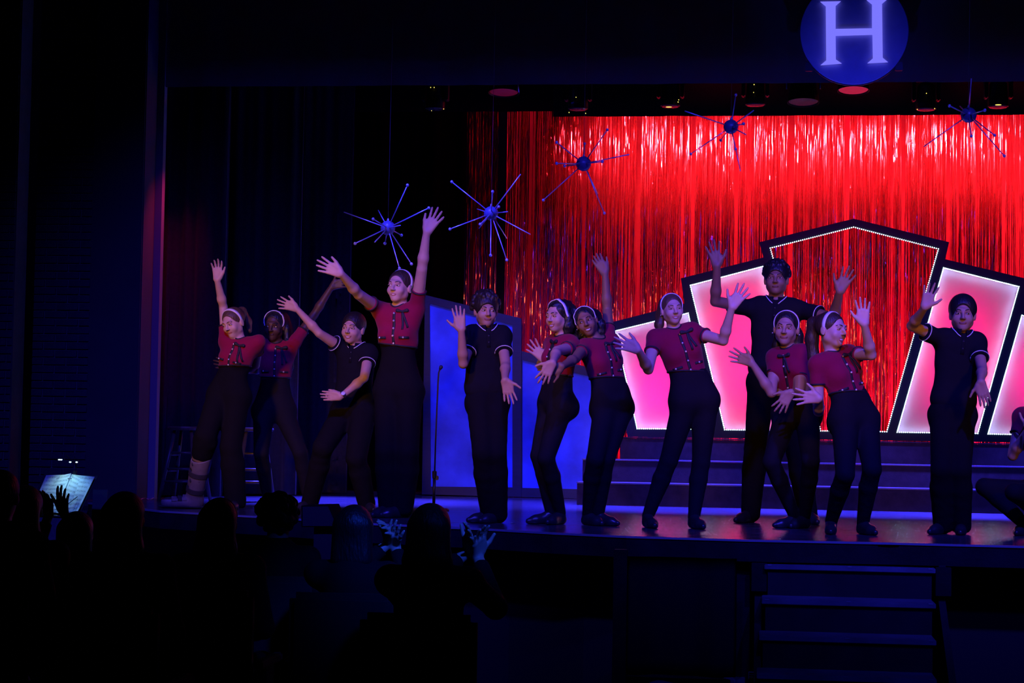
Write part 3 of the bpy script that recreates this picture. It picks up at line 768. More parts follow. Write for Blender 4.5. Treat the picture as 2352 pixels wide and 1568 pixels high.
def person(D):
    H = D['H']; s = H / 1.6; girl = D['girl']
    Y0 = D['Y'] if 'Y' in D else G(*D['foot']).y
    off = D.get('off', {})
    at = lambda k, o=0.0: V3(P(D[k][0], D[k][1], Y0 - o - off.get(k, 0)))
    turn = R(D.get('turn', 0)); hw = 0.105 * H; lean = D.get('lean', 0.0)
    pel, neck = at('pel'), at('neck', lean)
    shR, shL = at('shR', lean + hw * math.sin(turn)), at('shL', lean - hw * math.sin(turn))
    hturn = R(D.get('hturn', D.get('turn', 0)))
    hpR, hpL = at('hipR', 0.055 * H * math.sin(hturn)), at('hipL', -0.055 * H * math.sin(hturn))
    sg = D.get('sg', {})
    ua, fa, thl = 0.178 * H, 0.155 * H, 0.245 * H
    elR, elL = reach(shR, D['elR'], ua, sg.get('elR', -1)), reach(shL, D['elL'], ua, sg.get('elL', -1))
    wrR, wrL = reach(elR, D['wrR'], fa, sg.get('wrR', -1)), reach(elL, D['wrL'], fa, sg.get('wrL', -1))
    def ankle(k):
        q = at(k, 0); q[2] = 0.075 * s; return q
    anR, anL = ankle('anR'), ankle('anL')
    def knee(h, a, k):
        d = D[k]; q = reach(h, d, thl, sg.get(k, -1))
        mx = 0.5 * (h + a); q2 = V3(P(d[0], d[1], max(min(q[1], mx[1] + 0.3), mx[1] - 0.32))); return q2
    knR, knL = knee(hpR, anR, 'knR'), knee(hpL, anL, 'knL')
    up = nrm(neck - pel); wv = nrm(shL - shR); fr = nrm(np.cross(wv, up)); wv = nrm(np.cross(up, fr))
    hv = hpL - hpR; hv = nrm(hv - up * (hv @ up)); hfr = nrm(np.cross(hv, up))
    # head frame
    hx, hy, roll, yaw, pit = D['head']; hc = V3(P(hx, hy, neck[1] - D.get('hoff', 0.025)))
    f0 = V3(CAM) - hc; f0[2] = 0; f0 = nrm(f0); r0 = np.cross((0, 0, 1), f0); u0 = np.array((0, 0, 1.0))
    yw, pt, rl = R(yaw), R(pit), R(roll)
    f1 = math.cos(yw) * f0 + math.sin(yw) * r0; r1 = math.cos(yw) * r0 - math.sin(yw) * f0
    f2 = math.cos(pt) * f1 + math.sin(pt) * u0; u2 = math.cos(pt) * u0 - math.sin(pt) * f1
    # the roll is seen in the picture, so it turns about the line of sight
    def rot(v):
        c, s_ = math.cos(rl), math.sin(rl); k = f0
        return v * c + np.cross(k, v) * s_ * -1 + k * (k @ v) * (1 - c)
    fF, fR, fU = rot(f2), rot(r1), rot(u2)
    hs = D.get('hs', 1.0) * 0.94 * (0.5 + 0.5 * s)
    W = lambda x, y_, z: hc + (fR * x + fF * y_ + fU * z) * hs
    HM = np.array([fR, fF, fU])
    base = thing('person', D['label'], 'person', D.get('group'), Vector(((anR[0] + anL[0]) / 2, (anR[1] + anL[1]) / 2, 0)))
    mk = skin(D['skin'][0], D['skin'][1])
    def part(name, me, m, par=base):
        return setparent(link(name, me, m), par) if par is base else link(name, me, m, par)
    def fix(o): return setparent(o, base)

    # ---- torso skeleton shared by body and clothes
    bld = D.get('build', 1.0)
    cw = (0.078 if girl else 0.086) * H * bld; ww = (0.068 if girl else 0.078) * H * bld; pw = (0.088 if girl else 0.082) * H * bld
    spine = lambda t, o=0: pel + (neck - pel) * t + fr * o
    def torso(S, g, wide=1.0, lowcut=None):
        S.cap(spine(.80) - wv * cw * .42, spine(.80) + wv * cw * .42, (.053 if girl else .057) * H + g, k=.05, flat=(fr, .86))
        S.cap(spine(.58) - wv * cw * .40, spine(.58) + wv * cw * .40, (.048 if girl else .054) * H + g, k=.05, flat=(fr, .84))
        S.cap(spine(.93) - wv * hw * .62, spine(.93) + wv * hw * .62, .034 * H + g, k=.05)
        for q in (shR, shL): S.cap(q, spine(.84) + (q - spine(.84)) * .3, .026 * H * bld + g, .040 * H + g, k=.04)
        S.cap(spine(.34) - wv * ww * .36 * wide, spine(.34) + wv * ww * .36 * wide, .045 * H * bld + g, k=.06, flat=(fr, .9))
        S.cap(spine(.62, 0), spine(.30), .054 * H * bld + g, .050 * H * bld + g, k=.05, flat=(fr, .82))
        if girl and D.get('bust', 1):
            for q in (-1, 1): S.ell(spine(.66) + wv * q * .036 * H + fr * .034 * H, (.033 * H + g,) * 3, k=.04)
    def pelvis(S, g):
        S.cap(hpR + up * .02, hpL + up * .02, .062 * H * bld + g, k=.05, flat=(hfr, .95))
        S.cap(spine(.16) - wv * pw * .4, spine(.16) + wv * pw * .4, .05 * H * bld + g, k=.05, flat=(fr, .9))
        for q in (hpR, hpL): S.ell(q - hfr * .030 * H + up * 0.0, (.050 * H * bld + g,) * 3, k=.05)
    def leg(S, hp, kn, an, g, loose=0.0):
        bk = -nrm(np.cross(hv, nrm(an - kn))) if False else -hfr
        S.cap(hp, kn, (.052 + loose * .3) * H * bld + g, (.034 + loose * .7) * H * bld + g, k=.03)
        cf = kn + (an - kn) * .32
        S.cap(kn, cf + bk * .006 * H, (.034 + loose * .7) * H + g, (.033 + loose) * H + g, k=.012)
        S.cap(cf + bk * .006 * H, an, (.034 + loose) * H + g, (.0215 + loose * 1.25) * H + g, k=.015)
    def upper(S, sh, el, g, k=.03): S.cap(sh, el, .0265 * H * bld + g, .0215 * H * (.6 + .4 * bld) + g, k=k)

    # ---- body: one surface from scalp to ankles
    B = Shape()
    torso(B, 0); pelvis(B, -0.002)
    for a in ((hpR, knR, anR), (hpL, knL, anL)): leg(B, *a, -.002)
    for sh, el, wr in ((shR, elR, wrR), (shL, elL, wrL)):
        upper(B, sh, el, 0)
        mid = el + (wr - el) * .3
        B.cap(el, mid, .0205 * H * (.6 + .4 * bld), .0208 * H * (.5 + .5 * bld), k=.006); B.cap(mid, wr, .0212 * H * (.5 + .5 * bld), .0142 * H, k=.02)
    fine = []
    hr = D['haR']; fine.append(hand(B, wrR, hr[0], hr[1], D.get('rightIsR', True), H, *hr[2:]))
    hl = D['haL']; fine.append(hand(B, wrL, hl[0], hl[1], False, H, *hl[2:]))
    B.cap(neck - up * .03, W(0, -.022, -.055), (.031 if girl else .034) * H * (.6 + .4 * bld), (.043 if girl else .047) * hs, k=.025)
    B.ell(W(0, -.014, .028), np.array((.073, .093, .080)) * hs, HM, k=.02)
    B.ell(W(0, .026, -.030), np.array((.056, .062, .074)) * hs * np.array((D.get('fw', 1.0 if girl else 1.04), 1, 1)), HM, k=.03)
    B.ell(W(0, .058, -.086), np.array((.021, .020, .017)) * hs, HM, k=.03)
    for q in (-1, 1):
        B.ell(W(q * .042, .006, -.052), np.array((.02, .025, .022)) * hs * D.get('fw', 1.0), HM, k=.03)
        B.ell(W(q * .036, .062, -.030), np.array((.020, .016, .018)) * hs, HM, k=.03)
        B.ell(W(q * .075, -.008, -.008), np.array((.010, .021, .031)) * hs, HM, k=.008)
        B.sub(W(q * .031, .103, .004), np.array((.019, .022, .0125)) * hs, HM, k=.016)
    B.cap(W(-.030, .083, .024), W(.030, .083, .024), .010 * hs, k=.02)
    B.cap(W(0, .088, .010), W(0, .106, -.022), .0075 * hs, .011 * hs, k=.012)
    for q in (-1, 1): B.ell(W(q * .011, .095, -.027), np.array((.008, .010, .007)) * hs, HM, k=.006)
    smile = D.get('smile', .4); op = D.get('open', 0.0)
    if op: B.sub(W(0, .094, -.056 - op * .3), np.array((.022, .014, op * .75 + .002)) * hs, HM, k=.006)
    fine.append((hc - .135 * hs, hc + .135 * hs))
    me = B.mesh('body', .0095, fine, .0048)
    part('body', me, mk)

    # ---- face pieces
    lip = mat('lips_' + D['skin'][0], tuple(c * k for c, k in zip(D['skin'][1], (.75, .42, .42))), .4)
    for q in (-1, 1):
        e = W(q * .031, .0785, .0035)
        bm = bmesh.new()
        mt = Matrix.Translation(Vector(e)) @ Matrix([list(fR) , list(fF), list(fU)]).transposed().to_4x4() @ Matrix.Diagonal((.0132 * hs, .0085 * hs, (.0062 - .0020 * min(1, smile)) * hs, 1))
        bmesh.ops.create_uvsphere(bm, u_segments=12, v_segments=8, radius=1, matrix=mt)
        eo = fix(obj('eye', bm, M_EYE, None, True))
        gx = D.get('gaze', 0) * .005
        bm = bmesh.new(); i_ = W(q * .031 + gx, .0845, .004)
        mt = Matrix.Translation(Vector(i_)) @ Matrix([list(fR), list(fF), list(fU)]).transposed().to_4x4() @ Matrix.Diagonal((.0058 * hs, .0032 * hs, (.0058 - .0014 * min(1, smile)) * hs, 1))
        bmesh.ops.create_uvsphere(bm, u_segments=10, v_segments=6, radius=1, matrix=mt)
        obj('iris', bm, M_IRIS, eo, True)
        def on(x, z, lift=.0015): return B.hit(W(x, .15, z), -fF, .16, 90) + fF * lift
        brow = [on(q * x, .0235 + z) for x, z in ((.013, 0), (.022, .004), (.033, .0055), (.045, .001))]
        fix(tube('eyebrow', brow, [.0022 * hs, .0032 * hs, .0030 * hs, .0014 * hs], HAIRC[D['hairc']], None, 6))
        lash = [W(q * x, .0895 - abs(x - .031) * .45, .0105 + z) for x, z in ((.017, -.006), (.024, -.001), (.032, .0005), (.040, -.002), (.046, -.007))]
        fix(tube('eyelid', lash, [.0012 * hs, .003 * hs, .0034 * hs, .003 * hs, .0012 * hs], mk, None, 6))
    mw = .021 + .007 * smile
    zs = lambda x: -.056 + smile * .010 * ((x / mw) ** 2 - .35)
    xs_ = [-mw, -mw * .6, -mw * .2, mw * .2, mw * .6, mw]
    if op:
        fix(tube('lip', [on(x, zs(x) + .002, .0005) for x in xs_], [.0012 * hs] + [.0034 * hs] * 4 + [.0012 * hs], lip, None, 6))
        fix(tube('lip', [on(x, zs(x) - op * 1.5 * (1 - (x / mw) ** 2), .0005) for x in xs_], [.0012 * hs] + [.004 * hs] * 4 + [.0012 * hs], lip, None, 6))
        fix(tube('mouth', [W(x * .9, .0805 - abs(x) * .35, zs(x) - op * .75 * (1 - (x / mw) ** 2)) for x in xs_], [.002 * hs] + [op * .75 * hs] * 4 + [.002 * hs], M_MOUTH, None, 8))
        fix(tube('teeth', [W(x * .82, .0855 - abs(x) * .34, zs(x) - op * .36) for x in xs_], [.001 * hs] + [op * .48 * hs] * 4 + [.001 * hs], M_TEETH, None, 8))
    else:
        fix(tube('lip', [on(x, zs(x) + .0025, -.0005) for x in xs_], [.001 * hs] + [.0034 * hs] * 4 + [.001 * hs], lip, None, 6))
        fix(tube('lip', [on(x, zs(x) - .004, -.0005) for x in xs_], [.001 * hs] + [.0042 * hs] * 4 + [.001 * hs], lip, None, 6))
        fix(tube('mouth', [on(x, zs(x) - .0005, .0012) for x in xs_], [.0008 * hs] + [.0012 * hs] * 4 + [.0008 * hs], M_MOUTH, None, 5))

    # ---- hair
    Hh = Shape(); st = D['hair']
    nz_ = None
    if girl:
        Hh.ell(W(0, -.020, .034), np.array((.081, .099, .085)) * hs, HM, k=.01)
        Hh.sub(W(0, .095, -.035), np.array((.073, .083, .111)) * hs, HM, k=.008)
        Hh.cut(W(0, 0, -.062), -fU)
        for ch in D.get('locks', []):
            for (a, ra), (b, rb) in zip(ch, ch[1:]): Hh.cap(W(*a), W(*b), ra * hs, rb * hs, k=.02)
    else:
        th = D.get('hth', 1.0)
        Hh.ell(W(0, -.018, .036), np.array((.081 + .006 * th, .099 + .007 * th, .086 + .009 * th)) * hs, HM, k=.01)
        zc, fz = D.get('hline', (-.045, .105))
        Hh.sub(W(0, .098, zc), np.array((.071, .082, fz)) * hs, HM, k=.006)
        for q in (-1, 1): Hh.sub(W(q * .085, -.002, -.035), np.array((.03, .032, .045)) * hs, HM, k=.006)
        Hh.cut(W(0, -.05, -.06), -(fU + .35 * fF))
        for ch in D.get('locks', []):
            for (a, ra), (b, rb) in zip(ch, ch[1:]): Hh.cap(W(*a), W(*b), ra * hs, rb * hs, k=.012)
    if 'curls' in D:
        rg = np.random.default_rng(int(D['H'] * 1000) + int(D['head'][0])); nC, rC, aC = D['curls']
        for i in range(nC):
            th_ = rg.uniform(0, 2 * PI); z_ = rg.uniform(-.15, 1) if not girl else rg.uniform(-.6, 1)
            r_ = math.sqrt(max(0, 1 - z_ * z_)); x_, y_ = r_ * math.cos(th_), r_ * math.sin(th_)
            if y_ > .25 and z_ < .55: continue
            if girl and y_ > -.1: continue
            Hh.ell(W(x_ * aC * .088, -.022 + y_ * aC * .104, .036 + z_ * aC * .094), np.array((1, 1, 1.25)) * rg.uniform(.7, 1.2) * rC * hs, HM, k=.006)
    if 'curl' in D:
        f, amp = D['curl']; lo, hi = Hh.bounds(); Hh.noise(f, amp, lo, hi)
    part('hair', Hh.mesh('hair', .0058), HAIRC[D['hairc']])
    if girl:
        hy_, tilt = D.get('band', (.0, .16))
        pts, ups = [], []
        for i in range(25):
            t = PI * (i - 2.0) / 20.0
            d = fR * math.cos(t) + (fU * math.cos(tilt) + fF * math.sin(tilt)) * math.sin(t)
            c = W(0, hy_ - .004, .022); o = Hh.hit(c + d * .16, -d, .13, 120)
            pts.append(o - d * .001); ups.append(d)
        fix(ribbon('headband', pts, ups, .026 * hs, .005, M_BAND, None))
        if D.get('ear', True):
            for q in (-1, 1): fix(ball('earring', W(q * .086, .002, -.034), .004 * hs, M_PEARL, None, 8))

    # ---- lower clothes
    Tr = Shape()
    pelvis(Tr, .006)
    torso(Tr, .0045)
    loose = D.get('loose', 0.0)
    hem_t = D['hem_t']
    for hp, kn, an, ky in ((hpR, knR, anR, 'R'), (hpL, knL, anL, 'L')):
        if ky == D.get('bootleg'): an = kn + (an - kn) * .26
        leg(Tr, hp, kn, an + (V3((0, 0, -.015 * s)) if loose and ky != D.get('bootleg') else 0), .005, loose)
    Tr.cut(spine(hem_t + (.12 if girl else .10)), up); 
    Tr.cut((0, 0, .012 if loose else .045), (0, 0, -1))
    Tr.noise(46, .0022 if loose else .0012, *Tr.bounds())
    part('trousers' if loose else 'leggings', Tr.mesh('trousers', .0095), M_TROUSER if loose else M_LEGGING)

    # ---- top
    T = Shape(); g = .009 if girl else .013
    torso(T, g, 1.0 if girl else 1.25)
    if not girl:
        T.cap(spine(.10) - wv * pw * .42, spine(.10) + wv * pw * .42, .056 * H * bld + g, k=.06, flat=(fr, .92))
    sl = D.get('sleeve', .46 if girl else .60); cuffs = []
    for sh, el in ((shR, elR), (shL, elL)):
        e = sh + (el - sh) * sl; ra = .0255 * H * bld + g; rb = .0255 * H * bld + g * .8 + (.0 if girl else .010)
        T.cap(sh, e, ra, rb, k=.03, cut=True); cuffs.append((e, nrm(el - sh), rb))
    hem_o = spine(hem_t)
    T.cut(hem_o, -nrm(up + D.get('hemtilt', 0) * wv))
    nh = D.get('nhole', .050 if girl else .046) * (.55 + .45 * s)
    T.sub(neck + up * .045 + fr * .012, (nh, nh, .075), np.array([wv, fr, up]), k=.012)
    T.noise(38, .0016, *T.bounds())
    tm = part('jacket' if girl else 'polo_shirt', T.mesh('top', .0085), M_JACKET if girl else M_POLO)
    def ring(name, c, ax, r, rad, m, n=25):
        a = nrm(np.cross(ax, fr if abs(ax @ fr) < .9 else up)); b = np.cross(ax, a)
        return fix(tube(name, [c + (a * math.cos(t) + b * math.sin(t)) * r for t in np.linspace(0, 2 * PI, n)], rad, m, None, 6))
    for (e, ax, rb) in cuffs:
        if girl: ring('cuff', e - ax * .008, ax, rb, .0058, M_BTRIM)
        else:
            ring('cuff_stripe', e - ax * .009, ax, rb, .0032, M_PIPING)
    if girl:
        hup = nrm(up + D.get('hemtilt', 0) * wv)
        hp_ = []
        for t in np.linspace(0, 2 * PI, 34):
            d = wv * math.cos(t) + fr * math.sin(t); d = d - hup * (d @ hup); hp_.append(T.hit(hem_o + hup * .008 + d * .3, -d, .3, 160))
        fix(tube('hem_trim', hp_, .0062, M_BTRIM, None, 6))
        # neckline band
        nb = []
        for t in np.linspace(0, 2 * PI, 26):
            d = wv * math.cos(t) + fr * math.sin(t); nb.append(T.hit(neck + fr * .012 + d * nh * 1.0 + up * .09, -up, .2, 160) + up * .001)
        fix(tube('neck_trim', nb, .0058, M_BTRIM, None, 6))
        # button strip, pearl buttons and pocket flaps
        ts = np.linspace(.93, hem_t + .015, 9)
        cen = lambda t: T.hit(spine(t) + fr * .3, -fr, .3, 200)
        cp = [cen(t) for t in ts]; fix(ribbon('button_strip', [p + fr * .0005 for p in cp], [fr] * 9, .020 * s, .003, M_BTRIM, None))
        for i, t in enumerate(np.linspace(.92, hem_t + .03, 5)):
            fix(ball('button', cen(t) + fr * .006, .0072 * s, M_GOLD if (i == 0 and D.get('gold')) else M_PEARL, None, 10))
        for q in (-1, 1):
            row = []
            for x in np.linspace(.028, .066, 5): row.append(T.hit(spine(hem_t + .10) + wv * q * x * H + fr * .3, -fr, .3, 200))
            fix(ribbon('pocket_flap', [p + fr * .001 for p in row], [fr] * 5, .017 * s, .004, M_BTRIM, None))
            fix(ball('button', row[2 if q > 0 else 3] + fr * .007, .0068 * s, M_PEARL, None, 10))
        # ribbon bow at the collar
        bq = D.get('bow', 1) * .030 * H
        bc_ = T.hit(neck - up * .035 + wv * bq + fr * .2, -fr, .25, 160) + fr * .010
        Bw = Shape()
        for a in (1, -1):
            Bw.cap(bc_, bc_ + wv * a * .036 + up * .008 - fr * .002, .007, .014, k=.006, flat=(fr, .6))
        Bw.ell(bc_, (.009, .009, .009), k=.004)
        tails = []
        for a, l in ((.014, .130), (.046, .115)):
            p0 = bc_; row = [p0]
            for j in range(1, 6):
                q = bc_ + wv * (a * j / 5) * 1.0 - (np.array((0, 0, 1)) * .6 + up * .4) * l * j / 5
                q = T.hit(q + fr * .15, -fr, .3, 120) + fr * .006; row.append(q)
            tails.append(row)
        bo = part('bow', Bw.mesh('bow', .004), M_BTRIM)
        for row in tails: fix(ribbon('bow_tail', row, [fr] * 6, .016, .0025, M_BTRIM, None))
    else:
        # fold-down collar with a white edge line
        N = 26; topr, low = [], []
        for i in range(N):
            t = R(-90 + 14 + (332 * i / (N - 1)))
            d = wv * math.cos(t) * -1 * -1 + fr * -math.sin(t) * 1.0
            ta = R(14 + 332 * i / (N - 1)); d = fr * math.cos(ta) + wv * math.sin(ta)
            topr.append(B.hit(neck + up * .030 + d * .12, -d, .12, 80) + d * .006)
            spread = (.036 + .018 * max(0, math.cos(ta))) * s
            q = neck + fr * .01 + d * (nh * 1.02 + spread * .55) + up * .09
            low.append(T.hit(q, -up, .2, 160) + up * .005 + d * .002)
        bm = bmesh.new(); rows = [[bm.verts.new(p) for p in (a, (a + b) / 2 + nrm((a + b) / 2 - neck) * .004, b)] for a, b in zip(topr, low)]
        for r0_, r1_ in zip(rows, rows[1:]):
            for j in range(2): bm.faces.new((r0_[j], r1_[j], r1_[j + 1], r0_[j + 1]))
        bmesh.ops.recalc_face_normals(bm, faces=bm.faces[:]); bmesh.ops.solidify(bm, geom=bm.faces[:], thickness=.004)
        fix(obj('collar', bm, M_POLO, None, True))
        fix(ribbon('collar_stripe', [b * .9 + a * .1 + nrm(b - neck) * .004 for a, b in zip(topr, low)], [nrm(b - neck) + up * .5 for b in low], .006, .0015, M_PIPING, None))
        cen = lambda t: T.hit(spine(t) + fr * .3, -fr, .3, 200)
        fix(ribbon('placket', [cen(t) + fr * .0005 for t in (.95, .88, .80, .72)], [fr] * 4, .026 * s, .002, M_POLO, None))
        for t in (.90, .80): fix(ball('button', cen(t) + fr * .003, .0048, mat('dark_button', (.08, .08, .09), .3), None, 8))

    # ---- shoes
    for an, key, ky in ((anR, 'toeR', 'R'), (anL, 'toeL', 'L')):
        if ky == D.get('bootleg'): continue
        L = .150 * H; dx = (D[key][0] - D['an' + ky][0]) / FPX * (an[1]); dx = max(-L * .72, min(L * .72, dx))
        fs = D.get('fsg', {}).get(ky, -1); d = nrm(np.array((dx, fs * math.sqrt(max((L * .74) ** 2 - dx * dx, .0004)), 0)))
        F_ = Shape(); hl_ = an * 1.0; hl_[2] = .030 * s
        side = np.cross(d, (0, 0, 1))
        heel = hl_ - d * .028 * H / 1.6; toe = hl_ + d * L * .70; ballp = hl_ + d * L * .48; toe[2] = .020 * s; ballp[2] = .025 * s
        F_.cap(heel, ballp, .031 * s, .034 * s, k=.02, flat=(side, .95)); F_.cap(ballp, toe, .034 * s, .019 * s, k=.02)
        F_.cap(an + np.array((0, 0, -.005)), heel + d * .02 + np.array((0, 0, .01)), .032 * s, .034 * s, k=.02)
        F_.cap(an, ballp, .030 * s, .024 * s, k=.03)
        F_.cut((0, 0, .0), (0, 0, -1)); F_.cut(an + np.array((0, 0, .022 * s)), (0, 0, 1))
        part('shoe', F_.mesh('shoe', .0062), M_SHOE)
    return dict(base=base, shR=shR, shL=shL, elR=elR, elL=elL, wrR=wrR, wrL=wrL, knR=knR, anR=anR, knL=knL, anL=anL, W=W, hs=hs, fF=fF, fR=fR, fU=fU, T=T, H=H, s=s, fix=fix, part=part, up=up, fr=fr, wv=wv)
# ---------------------------------------------------------------- the dancers (joints read off the photograph, depth from limb lengths)
LIGHT, FAIR, TAN, MED, DARK = ('light', (.56, .34, .25)), ('fair', (.62, .40, .31)), ('tan', (.46, .27, .18)), ('medium', (.27, .145, .085)), ('dark', (.085, .042, .026))
pony = [[((0, -.09, .05), .028), ((.02, -.14, .03), .036), ((.03, -.155, -.05), .033), ((.03, -.15, -.12), .018)]]
PEOPLE = {}
def dance(key, **D): PEOPLE[key] = person(D)

dance('boot', hs=1.07, girl=True, H=1.55, foot=(470, 1168), skin=FAIR, hairc='light', hair='tail', turn=-14, bow=1.1, smile=.5, gaze=-1,
      label='dancer in maroon cropped jacket wearing a medical boot, one arm straight up, leftmost on stage',
      group=None, head=(536, 741, -10, -38, -14), pel=(523, 905), neck=(553, 783), shR=(519, 783), shL=(594, 784),
      elR=(513, 705), wrR=(499, 643), elL=(587, 838), wrL=(556, 858), sg={'elR': 1, 'wrR': -1, 'elL': 1, 'wrL': 1},
      haR=((499, 605), (512, 622), 0, 12, 22, 20), haL=((525, 868), (548, 846), 0, 6, 20),
      hipR=(504, 910), hipL=(545, 914), knR=(472, 1002), knL=(530, 1027), anR=(446, 1138), anL=(541, 1150),
      toeR=(385, 1158), toeL=(549, 1169), hem_t=.50, loose=.022, bootleg='R', hemtilt=-.25, band=(.0, .25),
      locks=[[((.0, -.08, .06), .03), ((.01, -.13, .05), .036), ((.015, -.15, -.04), .036), ((.02, -.14, -.11), .02)]])
dance('braids', hs=1.15, girl=True, H=1.56, foot=(665, 1165), skin=DARK, hairc='black', hair='braids', turn=6, bow=1.0, smile=.2, gaze=-.6, ear=False,
      label='dancer in maroon jacket and leggings between the medical boot dancer and the wristwatch dancer',
      head=(631, 748, 3, -18, -10), pel=(629, 935), neck=(636, 790), shR=(605, 794), shL=(677, 785),
      elR=(590, 850), wrR=(535, 842), elL=(722, 722), wrL=(762, 658), sg={'elR': 1, 'wrR': 1, 'elL': 1, 'wrL': -1},
      haR=((495, 832), (520, 825), 0, 10, 15), haL=((813, 641), (773, 628), 0, 14, 8),
      hipR=(606, 948), hipL=(652, 948), knR=(600, 1040), knL=(690, 1040), anR=(614, 1150), anL=(707, 1152),
      toeR=(606, 1172), toeL=(735, 1172), hem_t=.46, band=(.02, -.05),
      locks=[[((.05, -.06, .07), .03), ((.085, -.03, -.02), .026), ((.10, .0, -.12), .026), ((.105, .03, -.24), .026), ((.11, .045, -.36), .02), ((.11, .05, -.42), .010)],
             [((.06, -.07, .05), .03), ((.105, -.06, -.04), .024), ((.125, -.04, -.16), .025), ((.13, -.0, -.30), .02), ((.125, .02, -.38), .010)],
             [((.0, -.10, .04), .04), ((.03, -.12, -.06), .035), ((.04, -.11, -.18), .03)]], curl=(150, .0022))
dance('tall', girl=True, H=1.76, foot=(915, 1188), skin=FAIR, hairc='brown', hair='tail', turn=-8, bow=1.15, smile=.1, open=.005, gaze=-.8,
      label='dancer in maroon cropped jacket and wide black trousers with both arms raised high',
      head=(918, 659, 3, -28, 0), pel=(914, 893), neck=(916, 706), shR=(873, 712), shL=(957, 706),
      elR=(824, 676), wrR=(783, 628), elL=(969, 618), wrL=(980, 533), sg={'elR': -1, 'wrR': -1, 'elL': -1, 'wrL': -1},
      haR=((731, 604), (783, 603), 0, 12, 6, 15), haL=((1008, 486), (969, 490), 0, 15, 6, 18),
      hipR=(893, 902), hipL=(938, 902), knR=(888, 1035), knL=(935, 1038), anR=(893, 1162), anL=(926, 1166),
      toeR=(865, 1190), toeL=(880, 1190), hem_t=.52, loose=.014, hemtilt=.12, hs=1.08, band=(-.015, .0),
      locks=[[((0, -.09, .0), .04), ((.02, -.10, -.06), .03)]])
dance('watch', hs=1.17, girl=False, H=1.50, foot=(780, 1172), skin=LIGHT, hairc='dark', hair='short', turn=-12, smile=.9, open=.007, gaze=-.3, fw=1.1, build=1.12,
      label='dancer in black polo wearing a wristwatch, one arm flung up to the left',
      head=(811, 755, 4, -24, -4), pel=(810, 932), neck=(820, 797), shR=(789, 802), shL=(848, 812),
      elR=(733, 765), wrR=(681, 708), elL=(836, 868), wrL=(783, 911), sg={'elR': -1, 'wrR': -1, 'elL': -1, 'wrL': -1},
      haR=((632, 691), (671, 671), 0, 14, 6, 12), haL=((722, 907), (752, 897), 0, 4, 4, 30),
      hipR=(790, 950), hipL=(833, 952), knR=(742, 1028), knL=(818, 1052), anR=(712, 1150), anL=(842, 1154),
      toeR=(690, 1170), toeL=(868, 1174), hem_t=-.02, loose=.016, hth=.6, hline=(-.048, .111), sleeve=.42)
dance('mic', hs=1.06, girl=False, H=1.58, foot=(1118, 1200), skin=TAN, hairc='dark', hair='curly', turn=10, smile=.5, gaze=1, curls=(150, .017, 1.06),
      label='dancer in black polo standing upright just right of the microphone stand',
      head=(1116, 714, 0, 10, -4), pel=(1118, 905), neck=(1118, 758), shR=(1086, 770), shL=(1153, 773),
      elR=(1064, 835), wrR=(1060, 758), elL=(1161, 836), wrL=(1160, 872), sg={'elR': -1, 'wrR': -1, 'elL': -1, 'wrL': -1},
      haR=((1052, 706), (1036, 734), 0, 9, 6, 0), haL=((1170, 908), (1177, 884), 0, 10, 8, 0),
      hipR=(1103, 928), hipL=(1137, 928), knR=(1110, 1040), knL=(1139, 1042), anR=(1126, 1178), anL=(1144, 1176),
      toeR=(1078, 1200), toeL=(1108, 1198), hem_t=-.06, loose=.013, hth=1.4, hline=(-.055, .108))
dance('leaner', hs=1.06, girl=True, H=1.56, foot=(1262, 1203), skin=LIGHT, hairc='black', hair='curly', turn=-52, hturn=-62, bow=.6, smile=.9, open=.008, gaze=-.6,
      label='dancer in maroon jacket turned left in profile, leaning back to back with another',
      head=(1283, 726, 0, -40, -6), pel=(1276, 915), neck=(1294, 778), shR=(1267, 790), shL=(1318, 797),
      elR=(1242, 840), wrR=(1250, 826), elL=(1279, 806), wrL=(1270, 832), sg={'elR': 1, 'wrR': -1, 'elL': -1, 'wrL': -1},
      haR=((1238, 812), (1262, 806), 0, 16, 6), haL=((1248, 868), (1250, 836), 0, 14, 10),
      hipR=(1266, 930), hipL=(1288, 935), knR=(1238, 1046), knL=(1254, 1052), anR=(1266, 1178), anL=(1287, 1180),
      toeR=(1213, 1200), toeL=(1262, 1205), hem_t=.38, fsg={'R': -1, 'L': -1}, band=(.01, .1), curl=(75, .006),
      locks=[[((.02, -.07, .06), .045), ((.05, -.10, .0), .055), ((.06, -.10, -.08), .055), ((.06, -.09, -.16), .045)], [((.07, -.02, .0), .03), ((.075, -.01, -.08), .035), ((.06, .0, -.15), .025)]])
dance('laugher', girl=True, H=1.56, foot=(1375, 1206), skin=MED, hairc='black', hair='curly', turn=20, bow=.8, smile=1.0, open=.010, gaze=-1,
      label='dancer in maroon jacket, one palm forward, one arm up, left of pink panels',
      head=(1347, 738, -20, -6, -2), pel=(1408, 925), neck=(1374, 785), shR=(1343, 797), shL=(1398, 782),
      elR=(1322, 823), wrR=(1291, 841), elL=(1395, 713), wrL=(1390, 628), sg={'elR': -1, 'wrR': -1, 'elL': 1, 'wrL': -1},
      haR=((1249, 853), (1285, 869), 0, 17, 2, 0), haL=((1369, 590), (1398, 600), 0, 5, 24, 20),
      hipR=(1391, 942), hipL=(1425, 940), knR=(1367, 1055), knL=(1392, 1055), anR=(1350, 1180), anL=(1375, 1174),
      toeR=(1388, 1208), toeL=(1424, 1205), hem_t=.38, hemtilt=.2, band=(.015, .05), curl=(80, .006),
      locks=[[((-.02, -.06, .06), .045), ((.06, -.07, .02), .05), ((.075, -.07, -.06), .045), ((.06, -.06, -.13), .04)], [((-.03, -.08, .02), .04), ((-.06, -.08, -.08), .045), ((-.04, -.06, -.2), .045), ((.0, -.05, -.30), .035)]])
